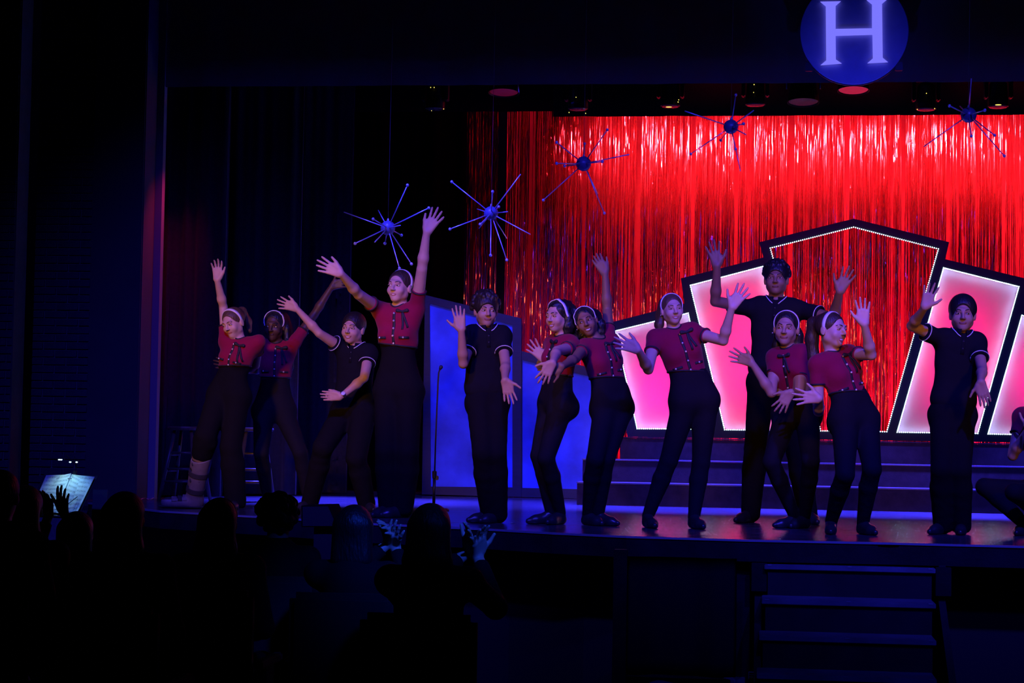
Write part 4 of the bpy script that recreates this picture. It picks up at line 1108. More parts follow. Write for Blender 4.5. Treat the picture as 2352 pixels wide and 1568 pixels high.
dance('center', hs=0.98, girl=True, H=1.62, foot=(1545, 1212), skin=FAIR, hairc='light', hair='bob', turn=14, bow=1.1, gold=True, smile=.9, open=.006, gaze=.2,
      label='dancer in maroon jacket leaning left with elbows bent, in front of the leftmost pink panel',
      head=(1543, 711, -6, 16, -2), pel=(1597, 912), neck=(1549, 760), shR=(1504, 775), shL=(1590, 762),
      elR=(1489, 848), wrR=(1466, 803), elL=(1661, 782), wrL=(1681, 706), sg={'elR': -1, 'wrR': -1, 'elL': -1, 'wrL': -1},
      haR=((1412, 781), (1457, 763), 0, 15, 8, 10), haL=((1712, 658), (1672, 668), 0, 17, 2, 0),
      hipR=(1574, 926), hipL=(1620, 922), knR=(1536, 1058), knL=(1610, 1062), anR=(1488, 1184), anL=(1594, 1186),
      toeR=(1508, 1214), toeL=(1618, 1212), hem_t=.36, hemtilt=.30, band=(.0, .05),
      locks=[[((-.03, -.08, .05), .04), ((-.06, -.09, -.03), .036), ((-.085, -.075, -.10), .03), ((-.095, -.06, -.135), .018)], [((-.06, -.05, -.03), .022), ((-.085, -.045, -.1), .024), ((-.09, -.04, -.13), .015)]])
dance('tallboy', hs=1.08, girl=False, H=1.76, foot=(1705, 1199), skin=MED, hairc='black', hair='curly', turn=-4, smile=.1, gaze=0, curls=(260, .0105, 1.04),
      label='dancer in black polo with both hands raised, standing behind two dancers in maroon',
      head=(1783, 641, 0, -4, 0), pel=(1771, 862), neck=(1783, 692), shR=(1727, 708), shL=(1838, 712),
      elR=(1643, 692), wrR=(1647, 611), elL=(1915, 730), wrL=(1928, 670), sg={'elR': -1, 'wrR': -1, 'elL': -1, 'wrL': -1},
      haR=((1634, 551), (1663, 566), 0, 14, 6, 8), haL=((1955, 615), (1924, 632), 0, 14, 4, 5),
      hipR=(1750, 882), hipL=(1797, 884), knR=(1735, 1030), knL=(1832, 1040), anR=(1724, 1178), anL=(1856, 1180),
      toeR=(1690, 1206), toeL=(1876, 1204), hem_t=.0, loose=.012, hth=1.1, hline=(-.048, .104), fw=1.1)
dance('smirk', hs=1.15, girl=True, H=1.58, foot=(1822, 1212), skin=TAN, hairc='dark', hair='long', turn=-16, bow=.1, smile=.5, gaze=-.3,
      label='dancer in maroon jacket with knees bent, directly before the polo with raised hands',
      head=(1806, 754, 4, -8, -4), pel=(1828, 925), neck=(1812, 806), shR=(1780, 823), shL=(1839, 823),
      elR=(1772, 902), wrR=(1727, 833), elL=(1835, 912), wrL=(1817, 900), sg={'elR': -1, 'wrR': -1, 'elL': -1, 'wrL': -1},
      haR=((1683, 815), (1722, 797), 0, 14, 4, 6), haL=((1800, 924), (1801, 880), 0, 16, 10, 0),
      hipR=(1806, 955), hipL=(1854, 955), knR=(1772, 1062), knL=(1862, 1058), anR=(1826, 1188), anL=(1848, 1188),
      toeR=(1778, 1216), toeL=(1815, 1214), hem_t=.06, band=(.01, .08),
      locks=[[((.0, -.08, .05), .05), ((.05, -.09, -.05), .05), ((.065, -.08, -.15), .045), ((.06, -.06, -.21), .025)], [((-.05, -.08, -.02), .035), ((-.065, -.08, -.12), .03), ((-.06, -.07, -.17), .015)]])
dance('profile', hs=1.09, girl=True, H=1.60, foot=(1950, 1226), skin=FAIR, hairc='brown', hair='long', turn=30, bow=1.0, gold=True, smile=1.0, open=.010, gaze=.4,
      label='dancer in maroon jacket looking right in profile, one hand raised and one reaching down',
      head=(1910, 758, 4, 52, 2), pel=(1966, 952), neck=(1913, 815), shR=(1876, 836), shL=(1950, 812),
      elR=(1880, 944), wrR=(1882, 915), elL=(2001, 815), wrL=(1985, 745), sg={'elR': -1, 'wrR': -1, 'elL': -1, 'wrL': -1},
      haR=((1843, 912), (1862, 878), 0, 17, 4, 0), haL=((1981, 690), (1954, 712), 0, 12, 8, 8),
      hipR=(1941, 970), hipL=(1988, 968), knR=(1941, 1090), knL=(2003, 1078), anR=(1909, 1202), anL=(1982, 1204),
      toeR=(1906, 1224), toeL=(2008, 1226), hem_t=.33, hemtilt=.30, band=(.0, .1),
      locks=[[((0, -.09, .06), .04), ((.0, -.14, .04), .045), ((.0, -.155, -.06), .042), ((.01, -.14, -.17), .036), ((.02, -.12, -.25), .02)]])
dance('rightboy', hs=1.12, girl=False, H=1.56, foot=(2175, 1226), skin=TAN, hairc='black', hair='bangs', turn=6, smile=.3, gaze=.3,
      label='dancer in black polo in front of the right pink panel, one arm raised',
      head=(2211, 722, 1, 2, -2), pel=(2188, 935), neck=(2207, 768), shR=(2166, 781), shL=(2244, 788),
      elR=(2094, 748), wrR=(2124, 706), elL=(2256, 848), wrL=(2252, 876), sg={'elR': -1, 'wrR': -1, 'elL': -1, 'wrL': -1},
      haR=((2138, 661), (2160, 690), 0, 14, 8, 0), haL=((2260, 908), (2236, 872), 0, 4, 8, 0),
      hipR=(2168, 956), hipL=(2208, 958), knR=(2164, 1078), knL=(2205, 1080), anR=(2166, 1200), anL=(2208, 1208),
      toeR=(2131, 1222), toeL=(2200, 1230), hem_t=-.04, hemtilt=-.18, loose=.013, hth=1.4, hline=(-.052, .117), fw=1.08)
dance('kneeler', girl=True, H=1.58, Y=13.2, skin=TAN, hairc='dark', hair='tail', turn=-30, hturn=-50, bow=.8, smile=.3,
      label='crouching dancer in maroon top cut off by the right edge of the picture',
      head=(2398, 880, 0, -20, 0), pel=(2405, 1120), neck=(2382, 942), shR=(2346, 955), shL=(2420, 960),
      elR=(2326, 1046), wrR=(2362, 985), elL=(2440, 1050), wrL=(2390, 1000), sg={'elR': -1, 'wrR': -1, 'elL': -1, 'wrL': -1},
      haR=((2378, 940), (2362, 945), 0, 6, 30, 0), haL=((2370, 960), (2385, 950), 0, 6, 30, 0),
      hipR=(2396, 1135), hipL=(2420, 1140), knR=(2262, 1118), knL=(2330, 1130), anR=(2352, 1204), anL=(2420, 1200),
      toeR=(2328, 1222), toeL=(2395, 1222), hem_t=.42, off={'knR': .1, 'knL': .2})

# walking boot of the leftmost girl: shell, liner, straps, sole
q = PEOPLE['boot']; an, kn = q['anR'], q['knR']
M_SHELL = mat('boot_shell', (.19, .16, .15), .5, noise=.15, nscale=25); M_LINER = mat('boot_liner', (.035, .032, .03), .9); M_PAD = mat('boot_pad', (.22, .15, .06), .9)
sd = nrm(np.array((-1, -.35, 0))); side = np.cross(sd, (0, 0, 1))
ax = nrm(kn - an); heel = an * 1.0; heel[2] = .055; toe = heel + sd * .20; toe[2] = .045
top = an + (kn - an) * .66
In = Shape(); In.cap(an, an + (kn - an) * .72, .056, .070, k=.02); In.cap(heel, toe, .046, .040, k=.03); In.cut(an + (kn - an) * .70, ax)
q['part']('boot_liner', In.mesh('boot_liner', .007), M_LINER)
Sh = Shape(); Sh.cap(an - ax * .03, top, .064, .080, k=.02); Sh.cap(heel - sd * .015, toe, .056, .050, k=.03)
Sh.cut(top, ax + .35 * sd); Sh.cut((0, 0, .004), (0, 0, -1))
Sh.sub(toe + np.array((0, 0, .075)) - sd * .015, (.13, .065, .060), np.array([sd, side, (0, 0, 1.0)]), k=.008)
for t, r_ in ((.46, .020), (.19, .018)): Sh.sub(an + (kn - an) * t + sd * .075, (r_ * 1.6, .2, r_), k=.006)
q['part']('medical_boot', Sh.mesh('medical_boot', .0062), M_SHELL)
def oval(name, t, h, r, m): q['fix'](lathe(name, [(r * .97, -h), (r, -h * .8), (r, h * .8), (r * .97, h)], an + (kn - an) * t, m, None, 24, ax))
oval('boot_padding', .675, .020, .073, M_PAD); oval('boot_strap', .42, .021, .0785, M_LINER); oval('boot_strap', .16, .021, .0745, M_LINER)
for t, dx in ((.56, -.04), (.56, .03), (.30, -.035), (.30, .03)):
    q['fix'](ball('boot_vent', an + (kn - an) * t + np.array((dx, -.066, 0)), .009, M_LINER, None, 8, (1, .6, 1.8)))
for t, wd, m_, hz in ((.34, .034, M_SHELL, .060), (.52, .034, M_LINER, .052), (.72, .042, M_SHELL, .045)):
    an_ = np.linspace(-1.25, 1.25, 9); c = heel + sd * .21 * t
    q['fix'](ribbon('boot_strap', [c + side * .056 * math.sin(a_) + np.array((0, 0, -.015 + hz * math.cos(a_))) for a_ in an_], [np.array((0, 0, 1.0)) * math.cos(a_) + side * math.sin(a_) for a_ in an_], wd, .007, m_, None))
Sl = Shape(); lo_ = heel * 1.0; lo_[2] = .012; tl_ = toe + sd * .02; tl_[2] = .016
Sl.cap(lo_ - sd * .02, tl_, .060, .052, k=.01, flat=(np.array((0, 0, 1.0)), .22)); Sl.cut((0, 0, .001), (0, 0, -1))
q['part']('boot_sole', Sl.mesh('boot_sole', .0062), M_LINER)

# wristwatch of the boy in the left group
q = PEOPLE['watch']; wr, el = q['wrL'], q['elL']; ax = nrm(wr - el); c = wr - ax * .022
wt = thing('wristwatch', 'black-strapped wristwatch on the dancer in black polo with an arm flung up', 'watch', None, Vector(c))
setparent(lathe('strap', [(.0285, -.011), (.030, -.009), (.030, .009), (.0285, .011)], c, M_BTRIM, None, 20, ax), wt)
tc2 = V3(CAM) - c; tc2 = nrm(np.array((tc2[0] * .4, tc2[1], 4.0)) ); tc2 = nrm(tc2 - ax * (tc2 @ ax))
setparent(lathe('dial', [(.015, 0), (.016, .003), (.015, .007), (.006, .008)], c + tc2 * .028, mat('watch_dial', (.6, .6, .62), .2), None, 16, tc2), wt)
# ---------------------------------------------------------------- hanging starbursts
M_BURST = mat('burst_paint', (.11, .11, .17), .35, spec=.5, noise=.08, nscale=30)
M_ROD = mat('burst_rod', (.62, .60, .62), .3, metal=.5)
M_WIRE = mat('wire', (.05, .05, .06), .5)
def burst(lab, c, rpx, Y, ends, top=5.0):
    cc = V3(P(c[0], c[1], Y)); r = rpx / FPX * (Y * .985)
    t = thing('starburst', lab, 'ornament', 'starburst ornaments hanging over the stage', Vector(cc))
    setparent(ball('core', cc, r, M_BURST, None, 20), t)
    setparent(tube('seam', [cc + np.array((math.cos(a) * r * 1.003, math.sin(a) * r * .2, math.sin(a) * r * .98)) for a in np.linspace(0, 2 * PI, 28)], .0012, M_WIRE, None, 5), t)
    setparent(lathe('eyelet', [(.008, 0), (.009, .006), (.004, .02)], cc + np.array((0, 0, r * .97)), M_ROD, None, 10), t)
    setparent(tube('hang_wire', [cc + np.array((0, 0, r)), (cc[0] + .01, cc[1], top)], .0016, M_WIRE, None, 5), t)
    for i, (x, y_, b) in enumerate(ends):
        q = reach(cc, (x, y_), .405, -1 if (i * 7) % 3 else 1); d = nrm(q - cc)
        ro = tube('rod', [cc + d * r * .9, q], .0046, M_ROD, None, 6); setparent(ro, t)
        if b: ball('tip_ball', q, .0125, M_ROD, ro, 10)
burst('blue starburst hanging leftmost, just above the dancer in wide black trousers', (891, 523.5), 17.5, 15.0,
      [(790, 487, 0), (936, 425, 1), (985, 477.5, 1), (869, 483, 0), (857, 503, 1), (919.6, 517.5, 0), (922, 540, 1), (945, 606, 1), (917.5, 616, 1), (884, 559, 1), (860.6, 556, 0), (815.4, 559, 1)])
burst('blue starburst hanging in front of the left edge of the tinsel', (1128, 490), 17, 15.0,
      [(1037.7, 417.5, 1), (1196, 400, 0), (1131.5, 440, 1), (1145.6, 475, 1), (1165.8, 486, 0), (1218, 538, 0), (1164, 547, 0), (1164, 597, 1), (1126.7, 586, 1), (1100, 524, 0), (1103, 515, 1), (1033.5, 526, 1), (1096, 480, 0)])
burst('dark starburst seen against the tinsel, third from the left', (1340.5, 376), 17.5, 15.0,
      [(1248, 459.5, 1), (1388, 489, 1), (1395, 298, 1), (1342.7, 330, 1), (1278.5, 327, 1), (1278.5, 375, 1), (1297, 381, 1), (1383.5, 371, 1), (1445.5, 354.5, 0), (1373, 445, 0)])
burst('dark starburst with a yellow lit rod, high on the tinsel', (1679, 291), 17, 15.0,
      [(1586.7, 353.5, 1), (1689.4, 342, 1), (1700.7, 393, 0), (1690, 218, 1), (1573, 255, 0), (1731, 253.7, 0), (1655.5, 322, 1), (1708, 284, 1), (1713.6, 309, 0)])
burst('dark starburst hanging right of the round H sign, touching the top of the tinsel', (2224.6, 264), 18, 15.0,
      [(2306.8, 358, 1), (2231, 181, 0), (2181, 243, 1), (2121.8, 336.7, 0), (2284.6, 310.7, 1), (2262, 253, 1), (2204.7, 243.6, 0), (2230.8, 312.5, 1)])

# ---------------------------------------------------------------- microphone stand
q = G(996, 1172); Ym = q.y
ms = thing('microphone_stand', 'thin black microphone stand in front of the tall blue flat', 'microphone stand', None, (q.x, Ym, 0))
pt = lambda x, y_: Vector(P(x, y_, Ym))
sp_ = lambda o: setparent(o, ms)
sp_(lathe('base', [(.12, 0), (.125, .008), (.11, .018), (.03, .028), (.016, .05)], (q.x, Ym, 0), M_METAL, None, 24))
sp_(tube('pole', [(q.x, Ym, .03), pt(998, 1092)], .012, M_METAL, None, 10))
sp_(tube('upper_pole', [pt(998, 1092), pt(1001, 1000), pt(1005, 905), pt(1006.5, 872), pt(1008, 855), pt(1011, 847)], .0065, M_METAL, None, 8))
sp_(lathe('clutch', [(.013, -.03), (.018, -.026), (.018, .026), (.013, .03)], pt(998, 1090), M_METAL, None, 12))
sp_(box('clamp_knob', tuple(pt(1002, 1098) - Vector((.006, .01, .014))), tuple(pt(1005, 1094) + Vector((.008, .01, .006))), M_METAL, None, .004))
sp_(tube('microphone', [pt(1010, 849), pt(1012, 845.5), pt(1013.5, 842), pt(1015, 839)], [.007, .013, .0165, .008], M_BLACK, None, 12))

# ---------------------------------------------------------------- stools behind the left group
M_STOOL = mat('stool_wood', (.05, .04, .037), .4, noise=.2, nscale=10, stretch=(1, 1, .2))
def stool(px, py, lab, rot):
    q = G(px, py); t = thing('stool', lab, 'stool', 'wooden stools behind the left dancers', (q.x, q.y, 0)); Hs = .625
    sp = lambda o: setparent(o, t)
    sp(lathe('seat', [(.135, Hs - .032), (.155, Hs - .026), (.16, Hs - .012), (.155, Hs), (.13, Hs + .002)], (q.x, q.y, 0), M_STOOL, None, 28))
    top, bot = [], []
    for k in range(4):
        a = R(rot + 90 * k); top.append(Vector((q.x + .10 * math.cos(a), q.y + .10 * math.sin(a), Hs - .02))); bot.append(Vector((q.x + .235 * math.cos(a), q.y + .235 * math.sin(a), 0)))
        sp(tube('leg', [top[-1], top[-1].lerp(bot[-1], .5), bot[-1]], [.014, .017, .014], M_STOOL, None, 10))
    for z_, k0 in ((.42, 0), (.28, 0), (.17, 0), (.40, 1), (.26, 1)):
        for k in range(4):
            if (k + k0) % 2: continue
            u = 1 - z_ / Hs; a, b = top[k].lerp(bot[k], u), top[(k + 1) % 4].lerp(bot[(k + 1) % 4], u)
            sp(tube('rung', [a, b], .0095, M_STOOL, None, 8))
stool(424, 1150, 'wooden stool standing behind the leg in the medical boot', 40)
stool(582, 1152, 'wooden stool half hidden behind the second dancer from the left', 62)

# ---------------------------------------------------------------- cable by the proscenium
tag(tube('cable', [G(310 + 6 * i, 1146 + 2.2 * math.sin(i * 1.3) - max(0, i - 5) * 1.6, .006) for i in range(9)], .005, mat('cable_sheath', (.3, .3, .34), .5), None, 6), 'thin loose cable lying on the deck at the foot of the red lit reveal', 'cable')
sc_ = G(1177, 1201, .001); bm = bmesh.new(); vs = [bm.verts.new((sc_.x + a, sc_.y + b, z_)) for a, b, z_ in ((-.016, -.01, .001), (.014, -.014, .004), (.02, .012, .001), (-.008, .016, .006))]
bm.faces.new(vs); bmesh.ops.solidify(bm, geom=bm.faces[:], thickness=.001); tag(obj('paper_scrap', bm, mat('scrap', (.6, .58, .6), .8)), 'tiny pale scrap of paper on the deck right of the microphone stand', 'scrap')

# ---------------------------------------------------------------- music stands in the pit
YM = 12.6
M_SHEET = mat('score_paper', (.78, .80, .80), .8)
def staff(m):
    nt = m.node_tree; b = nt.nodes['Principled BSDF']; tc = nt.nodes.new('ShaderNodeUVMap')
    sep = nt.nodes.new('ShaderNodeSeparateXYZ'); nt.links.new(tc.outputs[0], sep.inputs[0])
    def mth(op, a, v=None):
        n = nt.nodes.new('ShaderNodeMath'); n.operation = op
        nt.links.new(a, n.inputs[0])
        if v is not None:
            if hasattr(v, 'links'): nt.links.new(v, n.inputs[1])
            else: n.inputs[1].default_value = v
        return n.outputs[0]
    y_ = sep.outputs['Y']; x_ = sep.outputs['X']
    f = mth('FRACT', mth('MULTIPLY', y_, 9.0)); band = mth('MULTIPLY', mth('GREATER_THAN', f, .25), mth('LESS_THAN', f, .72))
    ln = mth('LESS_THAN', mth('FRACT', mth('MULTIPLY', f, 10.6)), .34)
    no = nt.nodes.new('ShaderNodeTexNoise'); no.inputs['Scale'].default_value = 46; nt.links.new(tc.outputs[0], no.inputs['Vector'])
    notes = mth('GREATER_THAN', no.outputs['Fac'], .60)
    ink = mth('MULTIPLY', mth('MAXIMUM', mth('MULTIPLY', ln, .55), notes), band)
    mar = mth('MULTIPLY', mth('GREATER_THAN', x_, .08), mth('LESS_THAN', x_, .92)); ink = mth('MULTIPLY', ink, mar)
    mx = nt.nodes.new('ShaderNodeMix'); mx.data_type = 'RGBA'; mx.inputs['A'].default_value = (.78, .80, .80, 1); mx.inputs['B'].default_value = (.06, .06, .08, 1)
    nt.links.new(ink, mx.inputs['Factor']); nt.links.new(mx.outputs['Result'], b.inputs['Base Color'])
staff(M_SHEET)
def page(name, tl, tr, bl, br, bow, par, lift=0.0):
    bm = bmesh.new(); uv = bm.loops.layers.uv.new('UVMap'); n = 10; rows = []
    tl, tr, bl, br = (Vector(P(*p, YM)) for p in (tl, tr, bl, br))
    # the desk leans back: lower edge is nearer
    for p in (bl, br): p.y -= .13
    for i in range(n + 1):
        u = i / n; a, b = tl.lerp(tr, u), bl.lerp(br, u); o = Vector((0, -bow * math.sin(PI * u) - lift, 0))
        rows.append([(bm.verts.new(a.lerp(b, v) + o), (u, 1 - v)) for v in (0, .5, 1)])
    for r0_, r1_ in zip(rows, rows[1:]):
        for j in range(2):
            q4 = (r0_[j], r1_[j], r1_[j + 1], r0_[j + 1]); f = bm.faces.new([x[0] for x in q4])
            for l, x in zip(f.loops, q4): l[uv].uv = x[1]
    bmesh.ops.solidify(bm, geom=bm.faces[:], thickness=.0015)
    return setparent(obj(name, bm, M_SHEET, None, True), par)
base_ = P(150, 1180, YM)
mst = thing('music_stand', 'black music stand in the pit holding the lit open score', 'music stand', None, (base_.x, YM, HF))
pl = [P(98, 1089, YM), P(222, 1092, YM), P(192, 1186, YM), P(70, 1180, YM)]
pl = [p + Vector((0, .03 - (.13 if i > 1 else 0), 0)) for i, p in enumerate(pl)]
setparent(plate('desk', pl, [], .008, M_METAL), mst)
setparent(tube('shelf', [pl[3] + Vector((0, -.04, 0)), pl[2] + Vector((0, -.04, 0))], .012, M_METAL, None, 6), mst)
setparent(tube('pole', [(base_.x, YM - .03, base_.z + .05), (base_.x, YM, HF + .2)], .012, M_METAL, None, 8), mst)
for k in range(3):
    a = R(30 + 120 * k); setparent(tube('foot', [(base_.x, YM, HF + .25), (base_.x + .28 * math.cos(a), YM + .28 * math.sin(a), HF + .008)], .009, M_METAL, None, 6), mst)
sco = thing('score_book', 'open printed music score lit on the stand', 'book', None, Vector(P(150, 1140, YM)))
page('page', (106, 1091), (166, 1089), (88, 1170), (145, 1176), .012, sco)
page('page', (166, 1089), (217.5, 1094.5), (145, 1176), (190, 1181), .012, sco)
page('page', (128, 1096), (165, 1086), (96, 1165), (145, 1174), .022, sco, .008)
page('page', (167, 1088), (192, 1100), (146, 1175), (176, 1180), .020, sco, .008)
ringp = [P(166, 1090, YM), P(145, 1176, YM) + Vector((0, -.13, 0))]
for u in (.1, .5, .9):
    c = ringp[0].lerp(ringp[1], u); setparent(tube('binder_ring', [c + Vector((math.cos(a) * .014, math.sin(a) * .014 - .012, 0)) for a in np.linspace(0, 2 * PI, 12)], .002, M_METAL, None, 5), sco)
pen = tag(tube('pencil', [P(161, 1166, YM) + Vector((0, -.155, 0)), P(190, 1139, YM) + Vector((0, -.10, 0))], .0028, M_BLACK, None, 6), 'dark pencil lying across the right page of the lit score', 'pencil')
lamp = thing('clip_lamp', 'two-headed clip lamp glowing above the open score', 'lamp', None, Vector(P(166, 1086, YM)))
cl = P(168, 1087, YM) + Vector((0, .035, .0))
setparent(box('clip', tuple(cl - Vector((.012, .012, .02))), tuple(cl + Vector((.012, .012, .02))), M_BLACK, None, .003), lamp)
M_LED = emat('reading_led', (.45, .85, 1.0), 14)
for (hx, hy, w2) in ((140, 1057, .024), (170, 1062.5, .028)):
    h = Vector(P(hx, hy, YM - .12)); hh = h + Vector((0, 0, .012))
    setparent(tube('neck', [cl, cl + Vector((0, .02, .05)), cl.lerp(hh, .6) + Vector((0, 0, .06)), hh + Vector((0, .02, .015))], .003, M_BLACK, None, 6), lamp)
    setparent(box('head', (hh.x - w2, hh.y - .015, hh.z - .006), (hh.x + w2, hh.y + .02, hh.z + .006), M_BLACK, None, .003), lamp)
    for dx in ((-.008, .006) if hx < 150 else (-.022, .022)):
        setparent(ball('led', (h.x + dx, h.y - .012, hh.z - .0075), .0058, M_LED, None, 8, (1.3, 1, .6)), lamp)
    spot('reading_lamp', hh + Vector((0, -.01, -.016)), P(155 if hx < 150 else 180, 1135, YM) + Vector((0, -.05, 0)), 1.3, (.42, .85, .80) if hx < 150 else (.2, .62, 1.0), 95, .7, .01)
ms2 = thing('music_stand', 'empty dark music stand beside the lit score, seen from behind', 'music stand', None, (P(230, 1180, 12.9).x, 12.9, HF))
p4_ = [P(214, 1124, 12.9), P(247, 1124, 12.9), P(243, 1196, 12.9), P(210, 1194, 12.9)]
setparent(plate('desk', p4_, [], .01, mat('stand_green', (.05, .07, .06), .5)), ms2)
setparent(tube('pole', [(ms2.location.x, 12.92, p4_[2].z + .03), (ms2.location.x, 12.92, HF)], .012, M_METAL, None, 8), ms2)
for k in range(3):
    a = R(80 + 120 * k); setparent(tube('foot', [(ms2.location.x, 12.92, HF + .22), (ms2.location.x + .26 * math.cos(a), 12.92 + .26 * math.sin(a), HF + .008)], .009, M_METAL, None, 6), ms2)
# low black wedge speaker in front of the stage
wq = P(735, 1185, 12.4)
wd_ = thing('wedge_speaker', 'black wedge speaker on a stand in front of the stage edge', 'speaker', None, (wq.x, 12.4, HF))
wl = [P(692, 1161, 12.4), P(756, 1160, 12.4), P(778, 1210, 12.4), P(692, 1210, 12.4)]
setparent(plate('cabinet', wl, [], .3, M_BORDER), wd_)
setparent(plate('grille', [p + Vector((0, -.006, 0)) + (sum(wl, Vector()) / 4 - p) * .1 for p in wl], [], .006, mat('grille_cloth', (.02, .02, .022), .9, bump=.5, bscale=300)), wd_)
setparent(box('pedestal', (wq.x - .05, 12.45, HF), (wq.x + .07, 12.62, wl[3].z), M_BLACK), wd_)

# ---------------------------------------------------------------- the audience, seen from behind in the dark
M_COAT = [mat('coat_%d' % i, c, .9, spec=.1) for i, c in enumerate(((.008, .008, .010), (.010, .009, .011), (.007, .008, .010), (.010, .009, .009)))]
M_SEAT = mat('seat_cloth', (.007, .006, .008), .9)
def spectator(px, top, Y, hair, lab, coat=0, clap=None, tilt=0.0, skn=FAIR):
    t0 = P(px, top, Y); zt = min(max(t0.z, HF + 1.20), HF + 1.46); sy = zt - 1.28
    x = t0.x
    o = thing('person', lab, 'person', 'audience seen from behind', (x, Y, HF))
    sp = lambda e: setparent(e, o)
    B = Shape(); zs_ = HF + .50; zn = zt - .27
    pel, neck = np.array((x, Y - .03, zs_)), np.array((x, Y - .01, zn))
    hc = np.array((x + tilt, Y + .01, zt - .115))
    B.ell(hc + np.array((0, -.01, .025)), (.073, .092, .082), k=.02); B.ell(hc + np.array((0, .03, -.03)), (.056, .06, .075), k=.03)
    B.cap(hc + np.array((0, .1, 0)), hc + np.array((0, .112, -.022)), .008, .011, k=.01)
    for s_ in (-1, 1): B.ell(hc + np.array((s_ * .075, 0, -.008)), (.01, .02, .03), k=.008)
    B.cap(hc - np.array((0, .01, .06)), neck, .052, .06, k=.03)
    B.cap(pel + (-.08, 0, .02), pel + (.08, 0, .02), .10, k=.05); B.cap(pel, neck - (0, 0, .12), .12, .135, k=.06)
    tips = []
    for i, s_ in enumerate((-1, 1)):
        sh = neck + np.array((s_ * .165, 0, -.05)); B.cap(neck - (0, 0, .05), sh, .06, .052, k=.05)
        if clap:
            hpx = clap[i]; wr = V3(P(hpx[0], hpx[1], Y + .34)); el = (sh + wr) / 2 + np.array((s_ * .10, 0, -.16))
        else:
            el = sh + np.array((s_ * .06, .02, -.28)); wr = np.array((x + s_ * .10, Y + .30, HF + .66))
        B.cap(sh, el, .046, .038, k=.03); B.cap(el, wr, .036, .024, k=.02); tips.append((el, wr))
        B.cap(pel + np.array((s_ * .08, 0, 0)), np.array((x + s_ * .11, Y + .42, HF + .50)), .08, .058, k=.03)
        B.cap(np.array((x + s_ * .11, Y + .42, HF + .50)), np.array((x + s_ * .10, Y + .40, HF + .10)), .056, .038, k=.03)
        B.cap(np.array((x + s_ * .10, Y + .40, HF + .05)), np.array((x + s_ * .11, Y + .58, HF + .035)), .042, .034, k=.03)
    fine = []
    for i, s_ in enumerate((-1, 1)):
        el, wr = tips[i]
        if clap:
            tpx, thp, sg_, spr, crl = clap[2 + i]; fine.append(hand(B, wr, tpx, thp, s_ > 0, 1.62, sg_, spr, crl))
        else:
            fine.append(None); B.cap(wr, wr + np.array((-s_ * .05, .08, -.01)), .03, .022, k=.02)
    fine = [f for f in fine if f]
    sp(link('body', B.mesh('body', .013, fine, .0055), skin(*skn)))
    Cc = Shape()
    Cc.cap(pel, neck - (0, 0, .10), .135, .148, k=.06)
    for i, s_ in enumerate((-1, 1)):
        sh = neck + np.array((s_ * .165, 0, -.05)); el, wr = tips[i]
        Cc.cap(neck - (0, 0, .07), sh, .062, .064, k=.05); Cc.cap(sh, el, .058, .05, k=.03); Cc.cap(el, el + (wr - el) * .86, .048, .036, k=.02, cut=True)
    Cc.cap(neck - (0, 0, .08), neck + np.array((0, -.006, .055)), .10, .066, k=.03, cut=True)
    Cc.sub(neck + np.array((0, .03, .09)), (.058, .06, .07), k=.01)
    sp(link('coat', Cc.mesh('coat', .014), M_COAT[coat % 4]))
    Tb = Shape()
    for s_ in (-1, 1):
        k_ = np.array((x + s_ * .11, Y + .42, HF + .50)); Tb.cap(pel + np.array((s_ * .08, 0, 0)), k_, .09, .068, k=.03); Tb.cap(k_, np.array((x + s_ * .10, Y + .40, HF + .10)), .066, .055, k=.03)
    sp(link('trousers', Tb.mesh('trousers', .016), M_TROUSER))
    Hh = Shape(); w3 = lambda a, b, c: hc + np.array((a, b, c))
    Hh.ell(w3(0, -.016, .034), (.084, .104, .088), k=.01); Hh.sub(w3(0, .10, -.035), (.075, .085, .11), k=.008)
    if hair == 'long':
        for a, b in ((0, .055), (-.045, .045), (.045, .045)):
            Hh.cap(w3(a, -.06, .02), w3(a * 1.3, -.075, -.12), b, b * .95, k=.03); Hh.cap(w3(a * 1.3, -.075, -.12), w3(a * 1.2, -.10, -.26), b * .95, b * .6, k=.03)
    elif hair == 'bob':
        for a, b in ((0, .06), (-.045, .05), (.045, .05)): Hh.cap(w3(a, -.05, .02), w3(a * 1.2, -.06, -.13), b, b * .9, k=.03)
    elif hair == 'short':
        Hh.cut(w3(0, 0, -.07), (0, -.2, -1))
    elif hair == 'curly':
        rg = np.random.default_rng(int(px))
        for i in range(110):
            v = nrm(rg.normal(0, 1, 3))
            if v[1] > .4 and v[2] < .5: continue
            Hh.ell(w3(v[0] * .10, -.03 + v[1] * .108, .028 + v[2] * .095), np.ones(3) * rg.uniform(.014, .024), k=.006)
    elif hair == 'bun':
        Hh.ell(w3(0, -.11, .06), (.05, .045, .05), k=.015); Hh.cut(w3(0, 0, -.075), (0, 0, -1))
    sp(link('hair', Hh.mesh('hair', .009), HAIRC[('dark', 'brown', 'black')[coat % 3]]))
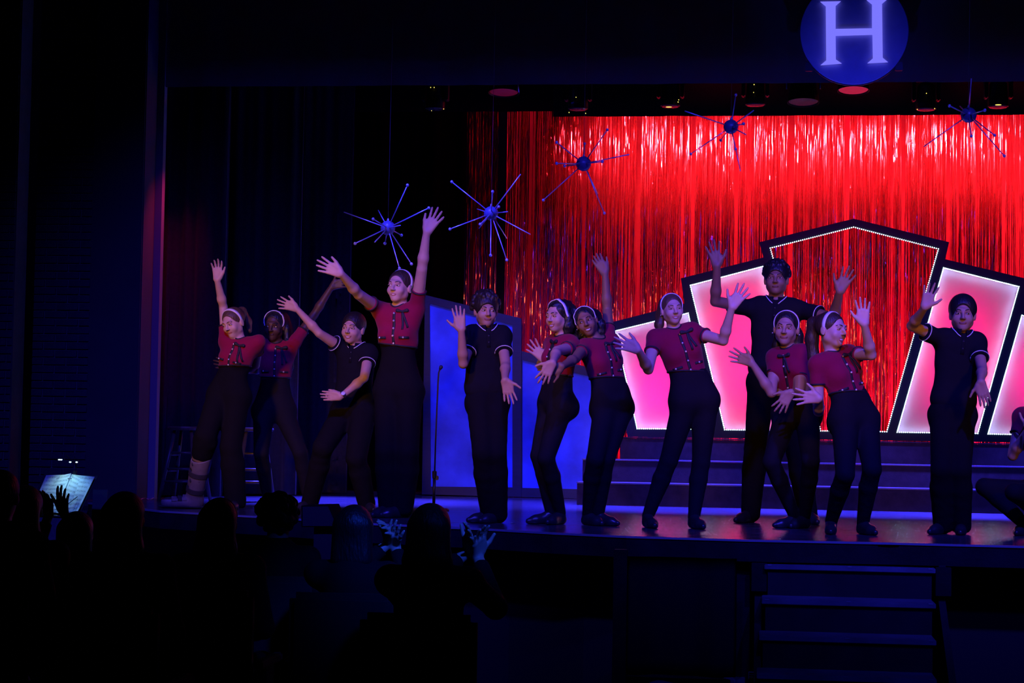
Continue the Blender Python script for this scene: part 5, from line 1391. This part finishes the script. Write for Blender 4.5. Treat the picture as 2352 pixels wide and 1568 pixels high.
    if 'headband' in lab:
        pts = [w3(.080 * math.cos(a), .0, .034 + .085 * math.sin(a)) for a in np.linspace(0, PI, 15)]
        sp(ribbon('headband', pts, [p - w3(0, .0, .034) for p in pts], .016, .005, mat('dim_band', (.2, .2, .24), .4), None))
    # the seat the spectator sits on
    sx = thing('theatre_seat', 'dark theatre seat of the ' + lab.replace(' seen from behind', ''), 'seat', 'audience seats', (x, Y, HF))
    ss = lambda e: setparent(e, sx)
    ss(box('seat_pad', (x - .23, Y - .14, HF + .33), (x + .23, Y + .30, HF + .385), M_SEAT, None, .02))
    ss(box('backrest', (x - .24, Y - .29, HF + .40), (x + .24, Y - .20, HF + .92), M_SEAT, None, .03))
    for s_ in (-1, 1):
        ss(box('armrest', (x + s_ * .26 - .022, Y - .22, HF + .56), (x + s_ * .26 + .022, Y + .16, HF + .60), M_BLACK, None, .008))
        ss(box('leg', (x + s_ * .26 - .015, Y - .12, HF), (x + s_ * .26 + .015, Y + .02, HF + .56), M_BLACK, None, .003))
spectator(2, 1020, 8.1, 'short', 'spectator seen from behind at the left edge of the picture', 0)
spectator(58, 1116, 9.0, 'long', 'spectator seen from behind just left of the lit music score', 1)
spectator(178, 1176, 9.9, 'bob', 'spectator with both hands held up before the lit music score', 2,
          clap=((112, 1182), (146, 1178), ((108, 1125), (92, 1160), -1, 8, 12), ((141, 1121), (115, 1150), -1, 7, 10)))
spectator(288, 1131, 8.1, 'long', 'spectator seen from behind between the lit score and the medical boot', 3)
spectator(505, 1146, 9.0, 'long', 'spectator wearing a headband, just below the medical boot', 0)
spectator(640, 1138, 9.9, 'curly', 'spectator seen from behind below the second dancer from the left', 1)
spectator(815, 1161, 9.0, 'bob', 'spectator clapping below the dancer with the wristwatch', 2,
          clap=((893, 1246), (906, 1252), ((890, 1194), (884, 1226), -1, 6, 30), ((909, 1205), (884, 1232), -1, 8, 14)))
spectator(990, 1158, 8.1, 'long', 'spectator clapping below the microphone stand', 1,
          clap=((1075, 1266), (1097, 1277), ((1084, 1206), (1066, 1226), -1, 7, 14), ((1103, 1206), (1120, 1238), -1, 8, 10)))
